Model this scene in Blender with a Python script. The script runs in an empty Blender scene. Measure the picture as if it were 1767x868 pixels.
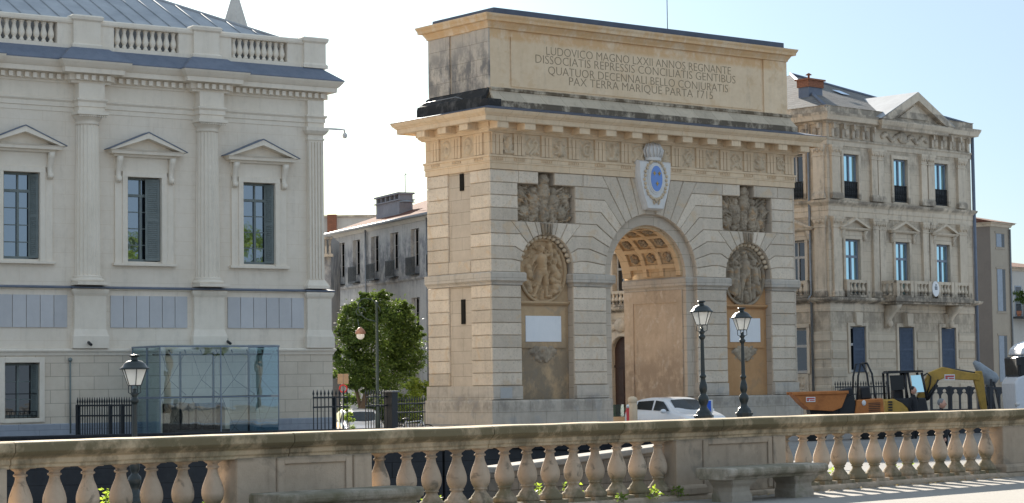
import bpy, bmesh, math, random
from math import sin, cos, pi, radians, sqrt, atan2, hypot, exp
from mathutils import Vector, Matrix, noise

S = bpy.context.scene
COL = S.collection
random.seed(7)

# ------------------------------------------------------------------ camera
FPX, PIT, ROL, YAW = 3690.0, radians(3.50), radians(.76), radians(38.25)
EYE = 1.65
cF = Vector((sin(YAW)*cos(PIT), cos(YAW)*cos(PIT), sin(PIT)))
cR0 = Vector((cos(YAW), -sin(YAW), 0)); cU0 = cR0.cross(cF)
cR = cR0*cos(ROL) - cU0*sin(ROL); cU = cR0*sin(ROL) + cU0*cos(ROL)
cam = bpy.data.cameras.new('camera'); cam_o = bpy.data.objects.new('camera', cam); COL.objects.link(cam_o)
cam.sensor_fit = 'HORIZONTAL'; cam.sensor_width = 36; cam.lens = FPX/1767*36
cam.clip_start = .1; cam.clip_end = 3000
mw = Matrix.Identity(4)
for i, v in enumerate((cR, cU, -cF)):
    mw[0][i], mw[1][i], mw[2][i] = v
mw[2][3] = EYE
cam_o.matrix_world = mw
S.camera = cam_o

# ------------------------------------------------------------------ light
SUN_EL, SUN_AZ = radians(23), radians(25)      # azimuth measured clockwise from +Y
w = bpy.data.worlds.new('World'); S.world = w; w.use_nodes = True
nt = w.node_tree; nt.nodes.clear()
sky = nt.nodes.new('ShaderNodeTexSky'); sky.sky_type = 'NISHITA'; sky.sun_disc = False
sky.sun_elevation = SUN_EL; sky.sun_rotation = SUN_AZ
sky.air_density = 1.0; sky.dust_density = 1.0; sky.ozone_density = 1.0; sky.altitude = 50
def wn(typ, ins, out=0, **pr):
    nd = nt.nodes.new('ShaderNode'+typ)
    for k, v in pr.items(): setattr(nd, k, v)
    for k, v in ins.items():
        if hasattr(v, 'is_output'): nt.links.new(v, nd.inputs[k])
        else: nd.inputs[k].default_value = v
    return nd.outputs[out]
# thin bright summer haze: a pale blue veil all over the sky, brightening to white towards the sun
sq = wn('VectorMath', {0:sky.outputs[0],1:sky.outputs[0]}, operation='MULTIPLY')
sq = wn('VectorMath', {0:sq,1:sky.outputs[0]}, operation='MULTIPLY')
ev = wn('VectorMath', {0:sq,1:(.00027,.00042,.00062),2:(1.51,1.88,2.30)}, operation='MULTIPLY_ADD')
bg = nt.nodes.new('ShaderNodeBackground'); bg.inputs[1].default_value = .12
wo = nt.nodes.new('ShaderNodeOutputWorld')
nt.links.new(ev, bg.inputs[0]); nt.links.new(bg.outputs[0], wo.inputs[0])
sl = bpy.data.lights.new('sun', 'SUN'); sl.energy = 4.8; sl.angle = radians(.53); sl.color = (1, .92, .80)
so = bpy.data.objects.new('sun', sl); COL.objects.link(so)
sd = Vector((sin(SUN_AZ)*cos(SUN_EL), cos(SUN_AZ)*cos(SUN_EL), sin(SUN_EL)))
so.rotation_euler = sd.to_track_quat('Z', 'Y').to_euler()
so.location = (0, 0, 60)
vs = S.view_settings
S.display_settings.display_device = 'sRGB'
vs.view_transform = 'Standard'; vs.look = 'None'; vs.gamma = 1; vs.use_curve_mapping = False
vs.exposure = 1.6
S.cycles.max_bounces = 8; S.cycles.diffuse_bounces = 4; S.cycles.glossy_bounces = 4
S.cycles.transparent_max_bounces = 12; S.cycles.sample_clamp_indirect = 4
S.cycles.use_denoising = True

# ------------------------------------------------------------------ helpers: objects
def tag(o, label=None, cat=None, group=None, kind=None):
    if label: o['label'] = label
    if cat: o['category'] = cat
    if group: o['group'] = group
    if kind: o['kind'] = kind
    return o

def thing(name, label, cat, loc=(0, 0, 0), rz=0, group=None):
    o = bpy.data.objects.new(name, None); COL.objects.link(o)
    o.location = loc; o.rotation_euler = (0, 0, rz); o.empty_display_size = .3
    return tag(o, label, cat, group)

def copy_tree(o, parent=None):
    c = o.copy(); COL.objects.link(c)
    if parent: c.parent = parent
    for ch in o.children:
        copy_tree(ch, c)
    return c

def V2(a): return Vector((a[0], a[1]))

class MB:
    """collects faces, becomes one mesh object"""
    def __init__(s, M=None):
        s.v = []; s.f = []; s.r = []; s.sm = []; s.M = M
    def add(s, vs, fs, sm=False, rnd=None):
        b = len(s.v)
        if s.M: vs = [s.M @ Vector(p) for p in vs]
        s.v += [tuple(p) for p in vs]
        r = random.random() if rnd is None else rnd
        for f in fs:
            s.f.append([b+i for i in f]); s.r.append(r); s.sm.append(sm)
        return s
    def box(s, x0, x1, y0, y1, z0, z1, rnd=None):
        return s.add([(x0,y0,z0),(x1,y0,z0),(x1,y1,z0),(x0,y1,z0),(x0,y0,z1),(x1,y0,z1),(x1,y1,z1),(x0,y1,z1)],
            [(0,3,2,1),(4,5,6,7),(0,1,5,4),(1,2,6,5),(2,3,7,6),(3,0,4,7)], rnd=rnd)
    def obox(s, c, ax, ay, az, hx, hy, hz):
        c = Vector(c); ax = Vector(ax)*hx; ay = Vector(ay)*hy; az = Vector(az)*hz
        P = [c+ax*i+ay*j+az*k for k in (-1,1) for i, j in ((-1,-1),(1,-1),(1,1),(-1,1))]
        return s.add(P, [(0,3,2,1),(4,5,6,7),(0,1,5,4),(1,2,6,5),(2,3,7,6),(3,0,4,7)])
    def frustum(s, b, t):
        n = len(b); return s.add(b+t, [tuple(range(n))[::-1], tuple(range(n, 2*n))] + [(i,(i+1)%n,n+(i+1)%n,n+i) for i in range(n)])
    def pxz(s, poly, y0, y1, rnd=None, cap=True, sm=False):
        n = len(poly)
        fs = [(i,(i+1)%n,n+(i+1)%n,n+i) for i in range(n)]
        s.add([(x,y0,z) for x, z in poly]+[(x,y1,z) for x, z in poly], fs, sm, rnd)
        if cap: s.add([(x,y0,z) for x, z in poly]+[(x,y1,z) for x, z in poly], [tuple(range(n)), tuple(range(n,2*n))[::-1]], False, rnd)
        return s
    def pyz(s, poly, x0, x1, rnd=None):
        n = len(poly)
        return s.add([(x0,y,z) for y, z in poly]+[(x1,y,z) for y, z in poly], [tuple(range(n)), tuple(range(n,2*n))[::-1]]+[(i,(i+1)%n,n+(i+1)%n,n+i) for i in range(n)], rnd=rnd)
    def pxy(s, poly, z0, z1, rnd=None):
        n = len(poly)
        return s.add([(x,y,z0) for x, y in poly]+[(x,y,z1) for x, y in poly], [tuple(range(n)), tuple(range(n,2*n))[::-1]]+[(i,(i+1)%n,n+(i+1)%n,n+i) for i in range(n)], rnd=rnd)
    def block(s, poly, y, d, ch=.03):
        """raised stone: polygon in xz on plane y, front face d nearer the viewer, chamfered edge"""
        n = len(poly); P = [V2(p) for p in poly]
        area = sum(P[i].x*P[(i+1)%n].y-P[(i+1)%n].x*P[i].y for i in range(n))
        sg = 1 if area > 0 else -1
        ins = []
        for i in range(n):
            a = (P[i]-P[i-1]); b = (P[(i+1)%n]-P[i])
            if a.length < 1e-6 or b.length < 1e-6: ins.append(P[i]); continue
            a.normalize(); b.normalize()
            na = Vector((-a.y, a.x))*sg; nb = Vector((-b.y, b.x))*sg
            m = na+nb; k = m.length_squared
            ins.append(P[i] + (m*(2*ch/k) if k > .3 else na*ch))
        v = [(p.x,y,p.y) for p in P]+[(p.x,y-d*.55,p.y) for p in P]+[(p.x,y-d,p.y) for p in ins]
        fs = [tuple(range(2*n,3*n))]
        for L in (0, n):
            fs += [(L+i, L+(i+1)%n, L+n+(i+1)%n, L+n+i) for i in range(n)]
        return s.add(v, fs)
    def lathe(s, prof, c=(0,0,0), seg=24, sm=True, rnd=None, cap=True, sx=1, sy=1):
        v = []; n = len(prof)
        for r, z in prof:
            for k in range(seg):
                a = 2*pi*k/seg; v.append((c[0]+r*cos(a)*sx, c[1]+r*sin(a)*sy, c[2]+z))
        fs = [(j*seg+k, j*seg+(k+1)%seg, (j+1)*seg+(k+1)%seg, (j+1)*seg+k) for j in range(n-1) for k in range(seg)]
        if rnd is None: rnd = random.random()
        s.add(v, fs, sm, rnd)
        if cap: s.add(v, [tuple(range(seg))[::-1], tuple(range((n-1)*seg, n*seg))], False, rnd)
        return s
    def tube(s, pts, r, seg=8, sm=True, cap=True):
        P = [Vector(p) for p in pts]; n = len(P)
        R = r if isinstance(r, (list, tuple)) else [r]*n
        v = []; up = None
        for i in range(n):
            t = (P[min(i+1,n-1)]-P[max(i-1,0)]).normalized()
            if up is None:
                up = Vector((0,0,1)) if abs(t.z) < .9 else Vector((1,0,0))
            a = t.cross(up).normalized(); b = a.cross(t).normalized(); up = b
            for k in range(seg):
                g = 2*pi*k/seg; v.append(P[i]+(a*cos(g)+b*sin(g))*R[i])
        fs = [(j*seg+k, j*seg+(k+1)%seg, (j+1)*seg+(k+1)%seg, (j+1)*seg+k) for j in range(n-1) for k in range(seg)]
        rn = random.random(); s.add(v, fs, sm, rn)
        if cap: s.add(v, [tuple(range(seg)), tuple(range((n-1)*seg, n*seg))], False, rn)
        return s
    def mould(s, path, prof, closed=False, caps=True, rnd=None, sm=False):
        """profile [(out,z)] swept along a ground path; outward = right of travel, mitred"""
        P = [V2(p) for p in path]; n = len(P); N = []
        for i in range(n):
            if closed or 0 < i < n-1:
                a = (P[i]-P[i-1]).normalized(); b = (P[(i+1)%n]-P[i]).normalized()
            elif i == 0: a = b = (P[1]-P[0]).normalized()
            else: a = b = (P[-1]-P[-2]).normalized()
            na = Vector((a.y,-a.x)); nb = Vector((b.y,-b.x)); m = na+nb
            N.append(m*(2/max(m.length_squared,.2)))
        k = len(prof); v = []
        for i in range(n):
            for o, z in prof:
                q = P[i]+N[i]*o; v.append((q.x,q.y,z))
        L = n if closed else n-1
        fs = [(i*k+j, ((i+1)%n)*k+j, ((i+1)%n)*k+j+1, i*k+j+1) for i in range(L) for j in range(k-1)]
        if caps and not closed: fs += [tuple(range(k)), tuple(range((n-1)*k, n*k))[::-1]]
        return s.add(v, fs, sm, rnd)
    def quad(s, a, b, c, d, rnd=None): return s.add([a,b,c,d], [(0,1,2,3)], rnd=rnd)
    def ball(s, c, rx, ry, rz, seg=12, rings=8):
        prof = [(max(sin(pi*i/rings),.001), -cos(pi*i/rings)) for i in range(rings+1)]
        v = [(c[0]+rx*r*cos(2*pi*k/seg), c[1]+ry*r*sin(2*pi*k/seg), c[2]+rz*z) for r, z in prof for k in range(seg)]
        return s.add(v, [(j*seg+k, j*seg+(k+1)%seg, (j+1)*seg+(k+1)%seg, (j+1)*seg+k) for j in range(rings) for k in range(seg)], True)
    def loft(s, secs, sm=True, cap=True):
        n = len(secs[0]); v = [p for q in secs for p in q]; rn = random.random()
        s.add(v, [(j*n+k, j*n+(k+1)%n, (j+1)*n+(k+1)%n, (j+1)*n+k) for j in range(len(secs)-1) for k in range(n)], sm, rn)
        if cap: s.add(v, [tuple(range(n))[::-1], tuple(range((len(secs)-1)*n, len(secs)*n))], False, rn)
        return s
    def build(s, name, mat, parent=None, bevel=0, seg=1, label=None, sub=0, kind=None):
        me = bpy.data.meshes.new(name); me.from_pydata(s.v, [], s.f)
        me.polygons.foreach_set('use_smooth', s.sm)
        at = me.attributes.new('rnd', 'FLOAT', 'FACE'); at.data.foreach_set('value', s.r)
        bm = bmesh.new(); bm.from_mesh(me)
        bmesh.ops.remove_doubles(bm, verts=bm.verts, dist=1e-5)
        bmesh.ops.recalc_face_normals(bm, faces=bm.faces); bm.to_mesh(me); bm.free()
        me.materials.append(mat)
        o = bpy.data.objects.new(name, me); COL.objects.link(o)
        if parent: o.parent = parent
        if bevel:
            b = o.modifiers.new('bevel', 'BEVEL'); b.width = bevel; b.segments = seg; b.limit_method = 'ANGLE'; b.angle_limit = radians(35)
        if sub:
            b = o.modifiers.new('sub', 'SUBSURF'); b.levels = b.render_levels = sub
        if label: o['label'] = label
        if kind: o['kind'] = kind
        return o

SIDE = Matrix(((0,1,0,0),(-1,0,0,0),(0,0,1,0),(0,0,0,1)))      # u=-y : the face looking towards -x

def curve_mesh(cu):
    o = bpy.data.objects.new('tmp', cu); COL.objects.link(o)
    dg = bpy.context.evaluated_depsgraph_get()
    me = bpy.data.meshes.new_from_object(o.evaluated_get(dg))
    v = [tuple(p.co) for p in me.vertices]; f = [tuple(p.vertices)[::-1] for p in me.polygons]
    bpy.data.objects.remove(o); bpy.data.meshes.remove(me); bpy.data.curves.remove(cu)
    return v, f
def holed(mb, outer, holes, y0, y1):
    """slab in the xz plane with holes, y0..y1 thick"""
    cu = bpy.data.curves.new('c', 'CURVE'); cu.dimensions = '2D'; cu.fill_mode = 'BOTH'; cu.extrude = (y1-y0)/2
    for L in [outer]+list(holes):
        sp = cu.splines.new('POLY'); sp.points.add(len(L)-1); sp.use_cyclic_u = True
        for p, q in zip(sp.points, L): p.co = (q[0], q[1], 0, 1)
    v, f = curve_mesh(cu)
    return mb.add([(x, (y0+y1)/2+z, y) for x, y, z in v], f, rnd=.5)
def text_mesh(mb, body, size, x, y, z, ext=.004, thin=0, align='CENTER', sx=1, space=1):
    cu = bpy.data.curves.new('t', 'FONT'); cu.body = body; cu.size = size; cu.extrude = ext; cu.align_x = align
    cu.offset = thin; cu.space_character = space; cu.resolution_u = 3
    v, f = curve_mesh(cu)
    return mb.add([(x+a*sx, y-c, z+b) for a, b, c in v], f)

def arc(cx, cz, r, a0, a1, n):
    return [(cx+r*cos(radians(a0+(a1-a0)*i/n)), cz+r*sin(radians(a0+(a1-a0)*i/n))) for i in range(n+1)]
def rect(x0, x1, z0, z1): return [(x0,z0),(x1,z0),(x1,z1),(x0,z1)]

def relief(mb, x0, x1, z0, z1, y, shapes, nx, nz, rough=.02, mask=None, seed=0, base=0.0):
    """carved panel: a height field of capsules (xa,za,ra,xb,zb,rb,k) plus tooling noise"""
    v = []; idx = {}
    for j in range(nz+1):
        for i in range(nx+1):
            x = x0+(x1-x0)*i/nx; z = z0+(z1-z0)*j/nz; h = base
            for xa, za, ra, xb, zb, rb, k, *of in shapes:
                dx, dz = xb-xa, zb-za; L = dx*dx+dz*dz
                t = 0 if L < 1e-9 else max(0, min(1, ((x-xa)*dx+(z-za)*dz)/L))
                r = ra+(rb-ra)*t; d2 = (x-xa-dx*t)**2+(z-za-dz*t)**2
                if d2 < r*r: h = max(h, base+(of[0] if of else 0)+k*sqrt(r*r-d2))
            if rough: h += rough*noise.noise((x*9+seed, z*9, seed))+rough*.6*noise.noise((x*23, z*23+seed, seed))
            idx[i,j] = len(v); v.append((x, y-h, z))
    fs = []
    for j in range(nz):
        for i in range(nx):
            if mask:
                cx = x0+(x1-x0)*(i+.5)/nx; cz = z0+(z1-z0)*(j+.5)/nz
                if not mask(cx, cz): continue
            fs.append((idx[i,j], idx[i+1,j], idx[i+1,j+1], idx[i,j+1]))
    return mb.add(v, fs, True, .5)

# ------------------------------------------------------------------ helpers: materials
class NT:
    def __init__(s, name):
        s.m = bpy.data.materials.new(name); s.m.use_nodes = True; s.t = s.m.node_tree; s.t.nodes.clear()
        s.out = s.t.nodes.new('ShaderNodeOutputMaterial')
    def n(s, typ, ins=None, out=0, **pr):
        nd = s.t.nodes.new('ShaderNode'+typ)
        for k, v in pr.items(): setattr(nd, k, v)
        for k, v in (ins or {}).items():
            if hasattr(v, 'is_output'): s.t.links.new(v, nd.inputs[k])
            else: nd.inputs[k].default_value = v
        return nd.outputs[out]
    def math(s, op, a, b=0.0, c=0.0, clamp=False): return s.n('Math', {0:a,1:b,2:c}, operation=op, use_clamp=clamp)
    def mix(s, f, a, b, mode='MIX'):
        a = (*a,1) if isinstance(a, tuple) and len(a) == 3 else a
        b = (*b,1) if isinstance(b, tuple) and len(b) == 3 else b
        return s.n('Mix', {0:f,6:a,7:b}, out=2, data_type='RGBA', blend_type=mode)
    def ramp(s, v, lo, hi, a=0., b=1.): return s.n('MapRange', {0:v,1:lo,2:hi,3:a,4:b}, clamp=True)
    def noise(s, co, sc, det=5, ro=.6, dist=0): return s.n('TexNoise', {'Vector':co,'Scale':sc,'Detail':det,'Roughness':ro,'Distortion':dist})
    def scale(s, co, v): return s.n('VectorMath', {0:co,1:v}, operation='MULTIPLY')
    def coord(s, var=True):
        co = s.n('TexCoord', out=3)
        if var:
            r = s.n('ObjectInfo', out=5)
            co = s.n('VectorMath', {0:co,1:s.n('VectorMath', {0:(61.,37.,23.),'Scale':r}, operation='SCALE')}, operation='ADD')
        return co
    def finish(s, sh): s.t.links.new(sh, s.out.inputs[0]); return s.m
    def pbsdf(s, col, rough=.9, metal=0., normal=None, spec=.3, **kw):
        i = {'Base Color': (*col,1) if isinstance(col, tuple) and len(col) == 3 else col, 'Roughness':rough, 'Metallic':metal, 'Specular IOR Level':spec}
        if normal is not None: i['Normal'] = normal
        i.update(kw); return s.n('BsdfPrincipled', i)

def stone(name, c1, c2=None, brick=None, mortar=.55, verm=0, streak=0, scol=(.05,.045,.04), bands=(), bump=.25, rough=.92, rnd=.16, patch=None, pamt=0, psc=1.7, pth=.56, var=False, fine=30):
    """weathered stone: two-tone blotches, block joints, vertical run-off stains, stained courses"""
    N = NT(name); co = N.coord(var)
    c2 = c2 or tuple(c*.72 for c in c1)
    a = N.noise(co, .9, 6, .62); b = N.noise(co, 5.5, 6, .7)
    f = N.ramp(N.math('ADD', N.math('MULTIPLY', a, .6), N.math('MULTIPLY', b, .4)), .36, .66)
    col = N.mix(f, c1, c2)
    at = N.n('Attribute', attribute_name='rnd', out=2)
    val = N.math('MULTIPLY_ADD', N.math('SUBTRACT', at, .5), rnd, 1.0)
    if var: val = N.math('MULTIPLY', val, N.math('MULTIPLY_ADD', N.n('ObjectInfo', out=5), .30, .85))
    col = N.n('HueSaturation', {'Color':col,'Value':val})
    hgt = N.math('ADD', N.math('MULTIPLY', N.noise(co, fine, 4, .65), .35), N.math('MULTIPLY', b, .5))
    if brick:
        bw, bh, amt = brick
        sx = N.n('SeparateXYZ', {0:co}); sp = sx.node.outputs
        v = N.n('CombineXYZ', {0:N.math('ADD', sp[0], sp[1]),1:sp[2],2:0.0})
        bt = N.n('TexBrick', {'Vector':v,'Color1':(1,1,1,1),'Color2':(amt,amt,amt,1),'Mortar':(mortar,mortar*.97,mortar*.93,1),'Scale':1.0,'Mortar Size':.009,'Mortar Smooth':.3,'Bias':-.2,'Brick Width':bw,'Row Height':bh})
        col = N.mix(1.0, col, bt, 'MULTIPLY')
        hgt = N.math('SUBTRACT', hgt, N.math('MULTIPLY', bt.node.outputs[1], .8))
    if verm:
        vv = N.n('TexVoronoi', {'Vector':N.n('VectorMath', {0:co,1:N.n('VectorMath', {0:N.n('TexNoise', {'Vector':co,'Scale':7.}, out=1),'Scale':.25}, operation='SCALE')}, operation='ADD'),'Scale':11.0})
        vm = N.ramp(vv, .12, .5)
        hgt = N.math('ADD', hgt, N.math('MULTIPLY', vm, verm))
        col = N.mix(N.math('MULTIPLY', N.ramp(vv, .38, .1), .34), col, tuple(c*.5 for c in c2))
    if patch:
        pm = N.ramp(N.noise(co, psc, 5, .6, .6), pth, pth+.09)
        col = N.mix(N.math('MULTIPLY', pm, pamt), col, patch)
    if streak:
        st = N.noise(N.scale(co, (2.2,2.2,.22)), 1.6, 6, .68)
        sm = N.math('MULTIPLY', N.ramp(st, .5, .72), N.ramp(b, .3, .62))
        col = N.mix(N.math('MULTIPLY', sm, streak), col, scol)
    z = N.n('SeparateXYZ', {0:N.n('TexCoord', out=3)}).node.outputs[2]
    for z0, z1, soft, amt, bc, thr in bands:
        m = N.math('MULTIPLY', N.ramp(z, z0-soft, z0+.001), N.ramp(z, z1+soft, z1-.001))
        nn = N.noise(N.scale(co, (1.3,1.3,.9)), 1.4, 7, .7)
        m = N.math('MULTIPLY', m, N.ramp(nn, thr-.09, thr+.07))
        col = N.mix(N.math('MULTIPLY', m, amt), col, bc)
    bp = N.n('Bump', {'Height':hgt,'Strength':bump,'Distance':.03})
    return N.finish(N.pbsdf(col, rough, 0., bp, .2))

def paint(name, col, rough=.45, metal=0., wear=.15, spec=.4, wcol=None, sc=6, bump=.05, coat=0.):
    N = NT(name); co = N.coord()
    a = N.noise(co, sc, 6, .7)
    c = N.mix(N.math('MULTIPLY', N.ramp(a, .42, .7), wear), col, wcol or tuple(x*.4 for x in col))
    return N.finish(N.pbsdf(c, N.ramp(a, .3, .7, rough*.8, min(1, rough*1.25)), metal, N.n('Bump', {'Height':N.noise(co, sc*6, 3),'Strength':bump,'Distance':.01}), spec, **({'Coat Weight':coat} if coat else {})))

def pane_glass(name, refl=.25, tint=(.02,.025,.03), rcol=(1,1,1), rough=.02, wav=.02):
    """old window glass over a dark room: a mirror share over a dark interior"""
    N = NT(name); co = N.coord(False)
    bp = N.n('Bump', {'Height':N.noise(co, 2.2, 2),'Strength':wav,'Distance':.05})
    g = N.n('BsdfGlossy', {'Color':(*rcol,1),'Roughness':rough,'Normal':bp})
    d = N.n('BsdfDiffuse', {'Color':(*tint,1)})
    fr = N.n('LayerWeight', {0:.35,'Normal':bp}, out=0)
    return N.finish(N.n('MixShader', {0:N.math('MULTIPLY_ADD', fr, .5, refl, clamp=True),1:d,2:g}))

def leafmat(name, c1, c2, tr=.35, ro=.45):
    N = NT(name)
    at = N.n('Attribute', attribute_name='rnd', out=2)
    c = N.mix(at, c1, c2)
    d = N.pbsdf(c, ro, 0., None, .3)
    t = N.n('BsdfTranslucent', {'Color':N.mix(.5, c, (.35,.5,.08))})
    return N.finish(N.n('MixShader', {0:tr,1:d,2:t}))
# ------------------------------------------------------------------ stone kinds
GRIME = (.035,.032,.03)
M = {}
M['ashlar'] = stone('rusticated limestone', (.70,.595,.475), (.575,.485,.38), verm=.9, streak=.24, scol=(.13,.115,.10), rnd=.26, bump=.32, patch=(.62,.45,.28), pamt=.5)
M['ashlar_side'] = M['ashlar']
M['core'] = stone('smooth limestone', (.60,.51,.41), (.50,.42,.33), brick=(1.3,.472,.92), streak=.18, rnd=.1, bump=.2)
M['entab'] = stone('entablature limestone', (.75,.585,.405), (.65,.49,.325), brick=(1.25,.7,.93), mortar=.7, streak=.2, scol=(.12,.10,.085), rnd=.1, bump=.18, patch=(.58,.38,.2), pamt=.3)
M['attic'] = stone('attic limestone', (.78,.61,.425), (.69,.52,.34), streak=.22, scol=(.12,.11,.10), rnd=.1, bump=.16, patch=(.58,.38,.2), pamt=.3, bands=[(14.45,15.2,.15,.6,(.62,.36,.15),.47)])
M['attic_end'] = stone('weathered attic end', (.62,.53,.42), (.48,.42,.36), brick=(.95,.62,.86), streak=.55, scol=(.06,.06,.065), rnd=.2, bump=.3, bands=[(12.4,13.5,.6,.6,(.09,.09,.095),.50),(13.2,14.2,.5,.45,(.17,.165,.16),.52)])
M['attic_base'] = stone('attic base stained', (.62,.52,.39), (.50,.42,.32), brick=(.98,.5,.8), streak=.3, bands=[(12.43,12.56,.02,.9,(.11,.08,.05),.485),(11.7,12.04,.03,.9,(.10,.08,.06),.445)], bump=.3)
M['attic_base_end'] = stone('blackened attic base', (.16,.15,.14), (.09,.085,.08), streak=.5, bands=[(11.7,12.7,.1,.9,(.03,.03,.03),.42)], bump=.4)
M['plinth'] = stone('plinth stone', (.60,.535,.455), (.48,.42,.345), brick=(1.5,.55,.88), mortar=.6, streak=.3, rnd=.1, bump=.3, bands=[(.7,1.04,.25,.4,(.12,.11,.10),.5)], patch=(.36,.36,.36), pamt=.4)
M['niche'] = stone('ochre niche wall', (.54,.385,.235), (.46,.31,.175), streak=.2, rnd=.05, bump=.2, bands=[(.9,2.7,.9,.6,(.17,.15,.12),.47)], patch=(.30,.26,.21), pamt=.4)
M['niche_ochre'] = stone('orange ochre niche wall', (.56,.33,.165), (.48,.265,.125), streak=.14, rnd=.05, bump=.2, patch=(.36,.24,.15), pamt=.4)
M['carved'] = stone('carved relief stone', (.46,.37,.27), (.24,.195,.145), streak=.45, rnd=0, bump=.3, patch=(.50,.29,.13), pamt=.5, psc=3.0)
M['carved_pale'] = stone('carved metope stone', (.68,.545,.385), (.53,.42,.295), streak=.25, rnd=0, bump=.25)
M['vault'] = stone('vault limestone', (.68,.51,.33), (.60,.43,.26), brick=(1.1,.5,.9), streak=.16, scol=(.2,.12,.06), rnd=.1, bump=.2, patch=(.42,.25,.13), pamt=.35)
M['jamb'] = stone('stained passage wall', (.60,.48,.36), (.44,.34,.245), streak=.35, scol=(.15,.12,.1), rnd=.05, bump=.35, patch=(.66,.58,.48), pamt=.6, bands=[(-.6,2.0,1.2,.5,(.2,.15,.11),.45)])
M['marble'] = stone('white marble', (.80,.80,.80), (.74,.75,.76), streak=.06, bump=.03, rough=.45, rnd=0)
M['notice'] = stone('bluish stone plate', (.50,.50,.49), (.44,.44,.43), bump=.1)
M['white_crest'] = stone('white crest stone', (.72,.70,.68), (.62,.60,.57), streak=.2, scol=(.2,.2,.19), rnd=0, bump=.15)
M['lead'] = paint('lead sheet', (.085,.10,.135), .6, 0, .4, .3, (.05,.055,.07), 2)
M['dark_slot'] = paint('dark slot', (.02,.018,.015), .95, 0, 0, .1)
M['letter'] = paint('engraved lettering', (.29,.225,.155), .95, 0, .3, .1)  # letters stand proud; shadow and dirt of the cut are in this colour
M['blue_enamel'] = paint('blue enamel', (.15,.27,.60), .5, 0, .2, .4, (.2,.3,.6))
M['gilt'] = paint('gilt', (.55,.36,.10), .45, .3, .3)
M['iron'] = paint('black iron', (.012,.015,.018), .45, 0, .2, .5, (.03,.035,.04))
M['steel'] = paint('weathered steel', (.25,.26,.27), .5, .6, .3)

# ------------------------------------------------------------------ triumphal arch
W, D = 15.86, 4.0
CX = W/2
arch = thing('triumphal_arch', 'tall ochre stone triumphal arch with Latin inscription and rusticated piers', 'monument', (47.9, 62, 0))
# niches
NX = [(1.40,3.93),(11.93,14.46)]
def niche_poly(a, b, z0=1.0):
    c = (a+b)/2; r = (b-a)/2
    return [(a,z0),(b,z0)] + arc(c, 5.9, r, 0, 180, 18)
TX = [(1.30,4.07),(11.79,14.56)]
def troph_poly(a, b):
    c = (a+b)/2
    return [(a,7.62),(b,7.62),(b,9.04),(c+.39,9.04),(c+.39,9.505),(c-.39,9.505),(c-.39,9.04),(a,9.04)]
def gate(r, n=28): return [(CX+r,-.55)]+arc(CX, 5.75, r, 0, 180, n)+[(CX-r,-.55)]
def shell(r): return [(.08,1.0)]+[(CX-r,1.0)]+arc(CX, 5.75, r, 180, 0, 28)+[(CX+r,1.0),(W-.08,1.0),(W-.08,9.52),(.08,9.52)]
mb = MB()
holed(mb, shell(2.38), [niche_poly(*n) for n in NX]+[troph_poly(*t) for t in TX], .08, .22)
holed(mb, shell(1.97), [niche_poly(*n) for n in NX]+[troph_poly(*t) for t in TX], .22, .38)
holed(mb, shell(1.97), [], .38, D-.08)
mb.build('wall_core', M['core'], arch)
def drape(c, mz, i):
    r2 = random.Random(70+i); L = []
    for k in range(90):
        x, z = r2.uniform(-.85,.85), r2.uniform(-.95,.95); an = r2.gauss(1.5,.6); q = r2.uniform(.05,.2)
        L.append((c+x-q*cos(an), mz+z-q*sin(an), r2.uniform(.012,.03), c+x+q*cos(an), mz+z+q*sin(an), r2.uniform(.012,.03), 1.3, r2.uniform(.0,.17)))
    return L
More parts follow.
